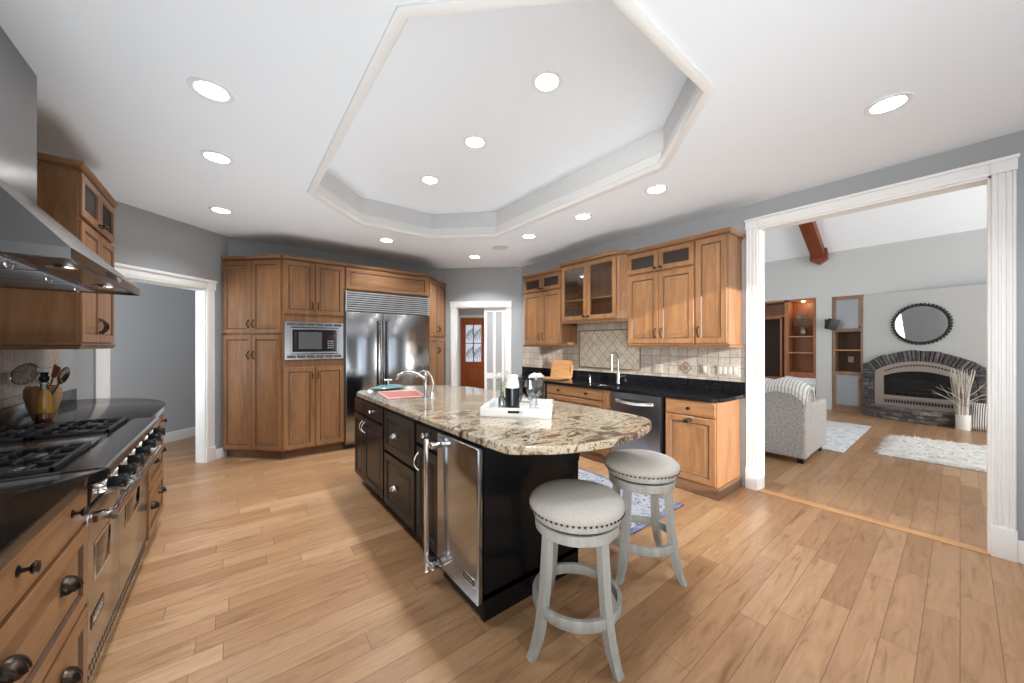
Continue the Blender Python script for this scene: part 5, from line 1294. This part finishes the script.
def fireplace():
    t = thing('fireplace', 'arched slate stone fireplace with bronze gas insert and curved hearth', 'fireplace', (BR0[0], BR0[1], 0), BRR)
    cx = 0.778; R1, R0 = 1.113, 0.918; cz = 0.175; random.seed(21)
    # voussoirs and jamb stones
    g = G(); a0 = math.acos(0.755/R1); n = 27
    for i in range(n):
        a, b = a0+(PI-2*a0)*i/n+0.006, a0+(PI-2*a0)*(i+1)/n-0.006; d = 0.07+random.uniform(0, 0.03); r1 = R1+random.uniform(-0.012, 0.012)
        P = [(cx+r*math.cos(q), cz+r*math.sin(q)) for r, q in ((R0, a), (r1, a), (r1, b), (R0, b))]; g.prism(P, -d, -0.001, axes='xzy', bev=0.006, seg=1)
    for x0, x1 in ((0.018, 0.200), (1.356, 1.538)):
        z = 0.20
        while z < 0.95:
            h = random.uniform(0.045, 0.085); h = min(h, 0.985-z); xs = [x0]
            if random.random() < 0.45: xs.append(x0+(x1-x0)*random.uniform(0.35, 0.65))
            xs.append(x1)
            for p, q in zip(xs, xs[1:]): g.box(p+0.003, -0.07-random.uniform(0, 0.03), z+0.003, q-0.003, -0.001, z+h-0.003, 0.006, seg=1)
            z += h
    g.build('stone_surround', 'stone', t)
    sp = math.sqrt(R0*R0-0.58**2)+cz
    g = G(); q = [(0.02, 0.15), (1.535, 0.15), (1.535, 0.95)]+[(cx+(R1-0.03)*math.cos(a0+(PI-2*a0)*i/20), cz+(R1-0.03)*math.sin(a0+(PI-2*a0)*i/20)) for i in range(21)]+[(0.02, 0.95)]
    g.prism(q, -0.055, -0.0005, axes='xzy'); g.build('mortar_bed', 'mortar', t)
    # metal insert
    def archp(x0, x1, zb, Rr, zc, n=20):
        c = (x0+x1)/2; hw = (x1-x0)/2; aa = math.acos(min(1, hw/Rr)); return [(x0, zb), (x1, zb)]+[(c+Rr*math.cos(aa+(PI-2*aa)*i/n), zc+Rr*math.sin(aa+(PI-2*aa)*i/n)) for i in range(n+1)]
    fo = archp(0.200, 1.356, 0.20, 0.915, cz); gi = archp(0.325, 1.231, 0.43, 1.02, -0.115)
    k = G(); k.slab_hole(fo, [gi], 0, 0.03); k.xf(Matrix.Translation((0, -0.058, 0)) @ Matrix.Rotation(PI/2, 4, 'X')); ins = k.build('insert', 'bronze_steel', t, fix=False)
    g = G()
    for i in range(24):
        x = 0.34+i*0.0375; zt = cz+math.sqrt(max(0.0, 0.86**2-(x-cx)**2)); g.box(x, -0.0895, zt-0.035, x+0.025, -0.087, zt-0.005)
    g.build('upper_louvre', 'dark', ins); g = G()
    for i in range(24): x = 0.34+i*0.0375; g.box(x, -0.0895, 0.29, x+0.025, -0.087, 0.345)
    g.build('lower_louvre', 'dark', ins)
    g = G(); g.box(0.30, -0.10, 0.36, 1.256, -0.088, 0.40, 0.004); g.build('lower_trim', 'bronze_steel', ins)
    k = G(); k.prism(archp(0.327, 1.229, 0.432, 1.018, -0.115), 0.058, 0.063, axes='xzy'); k.xf(Matrix.Translation((0, -0.13, 0))); k.build('glass_front', 'glass_cab', ins)
    g = G(); g.box(0.33, -0.0565, 0.43, 1.226, -0.056, 0.90); g.build('firebox_back', mat('firebox_black', (0.02, 0.02, 0.022), 0.9), ins)  # flat near-black panel behind the glass
    g = G()
    for q in (((0.48, -0.062, 0.50), (1.08, -0.064, 0.52)), ((0.55, -0.062, 0.56), (0.98, -0.063, 0.60)), ((0.62, -0.062, 0.62), (0.90, -0.063, 0.58))): g.tube(q, 0.006, 8)
    for i in range(7): g.box(0.46+i*0.10, -0.064, 0.45, 0.475+i*0.10, -0.058, 0.50)
    g.build('log_set', mat('charred_log', (0.07, 0.06, 0.055), 0.8), ins)
    # bulging hearth of rough stone
    def hy(x): return -0.40*math.sin(PI*min(1, max(0, x/1.54)))**0.8-0.05
    g = G(); xs = [0.01+1.52*i/24 for i in range(25)]; P = [(x, hy(x)) for x in xs]; g.prism(P+[(1.53, -0.001), (0.01, -0.001)], 0.0, 0.21); g.build('hearth_core', 'mortar', t)
    g = G(); z = 0.0
    for r_, h in enumerate((0.075, 0.07, 0.07)):
        x = 0.01
        while x < 1.50:
            w_ = min(random.uniform(0.07, 0.16), 1.53-x); P = [(x+0.003, hy(x)-0.012), (x+w_-0.003, hy(x+w_)-0.012), (x+w_-0.003, hy(x+w_)+0.06), (x+0.003, hy(x)+0.06)]; g.prism(P, z+0.003, z+h-0.003, bev=0.008, seg=1); x += w_
        z += h
    x = 0.02
    while x < 1.50:
        w_ = min(random.uniform(0.12, 0.22), 1.52-x); m_ = hy(x+w_/2)
        for p, q in ((0.02, 0.52), (0.54, 0.98)):
            g.prism([(x+0.004, hy(x)*q), (x+w_-0.004, hy(x+w_)*q), (x+w_-0.004, hy(x+w_)*p), (x+0.004, hy(x)*p)], 0.205, 0.222+random.uniform(0, 0.012), bev=0.005, seg=1)
        x += w_
    g.build('hearth_stones', 'stone2', t)
fireplace()
def round_mirror():
    t = thing('wall_mirror', 'round mirror with dark beaded frame above the fireplace', 'mirror', (BR0[0], BR0[1], 0), BRR); c = (0.79, 1.775); r_ = 0.355
    g = G(); g.lathe([(0.0001, -0.020), (r_-0.02, -0.020), (r_-0.02, -0.002), (0.0001, -0.002)], (c[0], 0, c[1]), 48, 'y'); g.build('glass', 'mirror', t)
    g = G(); g.lathe([(r_-0.028, -0.022), (r_-0.015, -0.034), (r_+0.008, -0.030), (r_+0.012, -0.002), (r_-0.028, -0.002)], (c[0], 0, c[1]), 64, 'y')
    for i in range(44):
        a = 2*PI*i/44; g.ball((c[0]+(r_+0.016)*math.cos(a), -0.020, c[1]+(r_+0.016)*math.sin(a)), (0.017, 0.017, 0.017), 8, 6)
    g.build('frame', 'rubber', t)
round_mirror()
def branches():
    t = thing('branch_vase', 'white vase of pale birch twigs standing by the fireplace', 'vase', (9.40, -0.03, 0), 0)
    g = G(); g.lathe([(0.0001, 0), (0.078, 0), (0.082, 0.006), (0.082, 0.25), (0.075, 0.25), (0.075, 0.02), (0.0001, 0.02)], n=28); g.build('vase', 'white_gloss', t)
    g = G(); random.seed(9)
    for k in range(54):
        a = 2*PI*k/54*5; r0 = random.uniform(0.0, 0.060); r1 = random.uniform(0.05, 0.145); h = random.uniform(0.72, 1.02)
        p0 = Vector((r0*math.cos(a), r0*math.sin(a), 0.03)); p2 = Vector((r1*math.cos(a+0.4), r1*math.sin(a+0.4), h)); p1 = (p0+p2)/2+Vector((random.uniform(-.03, .03), random.uniform(-.03, .03), 0)); p1.x *= 0.8; p1.y *= 0.8
        g.tube([p0, p1, p2], [0.010, 0.008, 0.003], 6)
        if k % 4 == 0:
            d = Vector((math.cos(a), math.sin(a), 0)); g.tube([p1, p1+d*0.14+Vector((0, 0, 0.12)), p1+d*random.uniform(0.28, 0.42)+Vector((0, 0, random.uniform(0.12, 0.35)))], [0.006, 0.004, 0.002], 5)
    g.build('twigs', 'birch', t)
branches()
def cushion(name, label, cat, loc, rot, W, H, T, m, tilt=0.0):
    t = thing(name, label, cat, loc, rot); g = G()
    def fn(sgn):
        def f(u, v):
            x, z = 2*u-1, 2*v-1; b = max(0, (1-x**4)*(1-z**4))**0.6; k = 1-0.06*(x*x*z*z > 0.5)
            return (x*W/2*(1-0.05*(1-abs(z))**2), sgn*T/2*b, (z*(1-0.05*(1-abs(x))**2)+1)*H/2)
        return f
    g.grid(fn(-1), 18, 18); g.grid(fn(1), 18, 18); bmesh.ops.remove_doubles(g.bm, verts=g.bm.verts[:], dist=1e-5)
    g.xf(Matrix.Rotation(tilt, 4, 'X')); o = g.build('cover', m, t); return t
cushion('floor_pillow', 'black and white striped pillow on the floor beside the birch twigs', 'pillow', (9.44, -0.30, 0.005), RW-0.15, 0.45, 0.45, 0.16, 'pillow_stripe', -0.22)
def sofa():
    t = thing('sofa', 'grey chenille sofa seen from behind through the wide opening', 'sofa', (5.18, 1.10, 0), 0); Lg = 2.1
    G().box(0, 0.0, 0.055, 0.24, Lg, 0.845, 0.035, seg=3).build('back', 'sofa', t)
    g = G(); g.box(0.20, 0.0, 0.055, 1.05, 0.23, 0.685, 0.06, seg=4); g.build('arm', 'sofa', t); g = G(); g.box(0.20, Lg-0.23, 0.055, 1.05, Lg, 0.685, 0.06, seg=4); g.build('arm', 'sofa', t)
    G().box(0.22, 0.22, 0.055, 1.0, Lg-0.22, 0.28, 0.02).build('base', 'sofa', t)
    for i in range(2):
        y = 0.235+i*0.815; G().box(0.26, y, 0.28, 1.03, y+0.81, 0.45, 0.05, seg=3).build('seat_cushion', 'sofa', t); G().box(0.22, y, 0.43, 0.44, y+0.81, 0.90, 0.07, seg=3).build('back_cushion', 'sofa', t)
    for x in (0.06, 0.90):
        for y in (0.06, Lg-0.06): G().prism([(x-0.03, y-0.03), (x+0.03, y-0.03), (x+0.03, y+0.03), (x-0.03, y+0.03)], 0, 0.056).build('foot', 'knob_black', t)
sofa()
def throw():
    t = thing('throw_blanket', 'grey and white striped throw draped over the sofa back', 'blanket', (5.18, 1.10, 0)); prof = [(-0.035, 0.80), (-0.025, 0.865), (0.03, 0.915), (0.12, 0.95), (0.22, 0.955), (0.29, 0.93), (0.325, 0.87), (0.33, 0.80)]
    def fn(u, v):
        y = 0.02+u*1.25; i = v*(len(prof)-1); a = int(min(i, len(prof)-2)); f = i-a; x = prof[a][0]*(1-f)+prof[a+1][0]*f; z = prof[a][1]*(1-f)+prof[a+1][1]*f
        z += 0.012*math.sin(y*28+v*2)+0.03*math.sin(y*5+1); e = max(0, (0.16-y)/0.16)
        return (x-0.006*math.sin(y*28), y-0.05*e*e, z-0.16*e*e-(0.05*e if v < 0.2 else 0))
    g = G(); g.grid(fn, 70, 22); o = g.build('cloth', 'throw', t); m_ = o.modifiers.new('thickness', 'SOLIDIFY'); m_.thickness = 0.018
throw()
cushion('throw_pillow', 'patterned grey throw pillow leaning at the sofa arm', 'pillow', (6.10, 1.42, 0.47), RW-0.55, 0.46, 0.48, 0.15, 'rug_grey', -0.18)
t = thing('rug', 'pale grey area rug in front of the sofa', 'rug', (7.33, 2.15, 0)); G().box(-1.18, -1.22, 0.001, 1.18, 1.22, 0.012, 0.004).build('pile', 'rug_grey', t)
def fur_rug():
    t = thing('fur_rug', 'fluffy white faux fur rug on the living room floor', 'rug', (7.15, -0.25, 0)); random.seed(4); W, L = 0.72, 0.90
    g = G()
    def fn(u, v):
        x, y = 2*u-1, 2*v-1; k = max(0, (1-x**6)*(1-y**6))**0.5; return (x*W, y*L, 0.004+0.05*k+0.008*math.sin(u*40)*math.sin(v*47)*k)
    g.grid(fn, 40, 40)
    for i in range(5200):
        x, y = random.uniform(-1, 1), random.uniform(-1, 1); edge = max(abs(x), abs(y)); a = random.uniform(0, 2*PI)
        if edge > 0.85: a = math.atan2(y*L if abs(y) > abs(x) else random.uniform(-.5, .5), x*W if abs(x) > abs(y) else random.uniform(-.5, .5))+random.uniform(-.5, .5)
        l = random.uniform(0.05, 0.10); c = Vector((x*W, y*L, 0.02+0.03*max(0, (1-x**6)*(1-y**6))**0.5)); d = Vector((math.cos(a), math.sin(a), random.uniform(0.05, 0.45)))*l; n_ = Vector((-math.sin(a), math.cos(a), 0))*0.006
        tip = c+d
        if edge > 0.85: tip.z = max(0.006, tip.z-0.03)
        g._f([g.bm.verts.new(p) for p in (c-n_, c+n_, tip)])
    g.build('pile', 'fur', t, fix=False)
fur_rug()
plate('outlet', 'white outlet inside the narrow bookcase below its middle shelf', 'outlet', 0, 0, 0.085, 0.12, 1, 'outlet')
for o in COL.objects:
    if o.get('label') == 'white outlet inside the narrow bookcase below its middle shelf': o.location = (XL+0.379, 1.46, 1.08)

# ------------------------------------------------------------------ entry door and the panelled door in the far doorway
def entry_door():
    loc, rot, L = frame_of(E0, E1); t = thing('entry_door', 'red-brown wooden front door with leaded glass at the end of the entry hall', 'door', loc, rot)
    a, b, h = 1.25, 2.09, 2.27; ga, gb, g0, g1 = 1.416, 1.925, 0.86, 2.04
    k = G(); k.slab_hole([(a, 0.01), (b, 0.01), (b, h), (a, h)], [[(ga, g0), (gb, g0), (gb, g1), (ga, g1)]], 0, 0.045); k.xf(Matrix.Translation((0, -0.002, 0)) @ Matrix.Rotation(PI/2, 4, 'X')); k.build('leaf', 'reddoor', t, fix=False)
    G().raised(a+0.14, 0.12, b-0.14, 0.76, -0.055, 0.01).build('lower_panel', ('reddoor', 'glaze'), t)
    G().box(ga, -0.028, g0, gb, -0.022, g1).build('leaded_glass', mat('glowing_leaded_glass', (0.55, 0.6, 0.66), 0.15, emit=(0.75, 0.85, 1.0), estr=0.35), t)  # emission stands in for daylight behind the glass
    g = G(); 
    for i in range(1, 2): g.box(ga+(gb-ga)*i/2-0.014, -0.036, g0, ga+(gb-ga)*i/2+0.014, -0.018, g1)
    for i in range(1, 2): g.box(ga, -0.036, g0+(g1-g0)*i/2-0.010, gb, -0.018, g0+(g1-g0)*i/2+0.010)
    random.seed(2)
    for c in range(2):
        for r_ in range(2):
            x = ga+(gb-ga)*(c+0.5)/2; z = g0+(g1-g0)*(r_+0.5)/2
            for q in range(5): g.tube([(x+0.10*math.cos(PI*j/6+q), -0.030, z+(0.06+0.04*q)*math.sin(PI*j/3+q)) for j in range(7)], 0.006, 5)
    g.build('came', 'rubber', t)
    g = G(); g.box(a-0.10, -0.02, 0, a, 0, h+0.09); g.box(b, -0.02, 0, b+0.10, 0, h+0.09); g.box(a, -0.02, h, b, 0, h+0.09); g.build('casing', 'white_trim', t)
    knob(t, b-0.06, 0.98, -0.048, 'bronze')
entry_door()
def panel_door():
    loc, rot, L = frame_of(WBp, WBq); t = thing('panel_door', 'white panelled door leaf with grey panels half closing the far doorway', 'door', loc, rot)
    a, b, y, h = B0+0.50, B1-0.035, 0.045, 2.035; st = 0.045; mid = (a+b)/2
    cells = [(a+st, 0.16, mid-st/2, 0.80), (mid+st/2, 0.16, b-st, 0.80), (a+st, 0.90, mid-st/2, h-0.06), (mid+st/2, 0.90, b-st, h-0.06)]
    k = G(); k.slab_hole([(a, 0.012), (b, 0.012), (b, h), (a, h)], [[(p, q), (r_, q), (r_, s_), (p, s_)] for p, q, r_, s_ in cells], 0, 0.035); k.xf(Matrix.Translation((0, y+0.035, 0)) @ Matrix.Rotation(PI/2, 4, 'X')); k.build('leaf', 'white_trim', t, fix=False)
    for p, q, r_, s_ in cells: G().box(p, y+0.014, q, r_, y+0.02, s_).build('panel', mat('grey_panel', (0.36, 0.36, 0.37), 0.4), t)
panel_door()
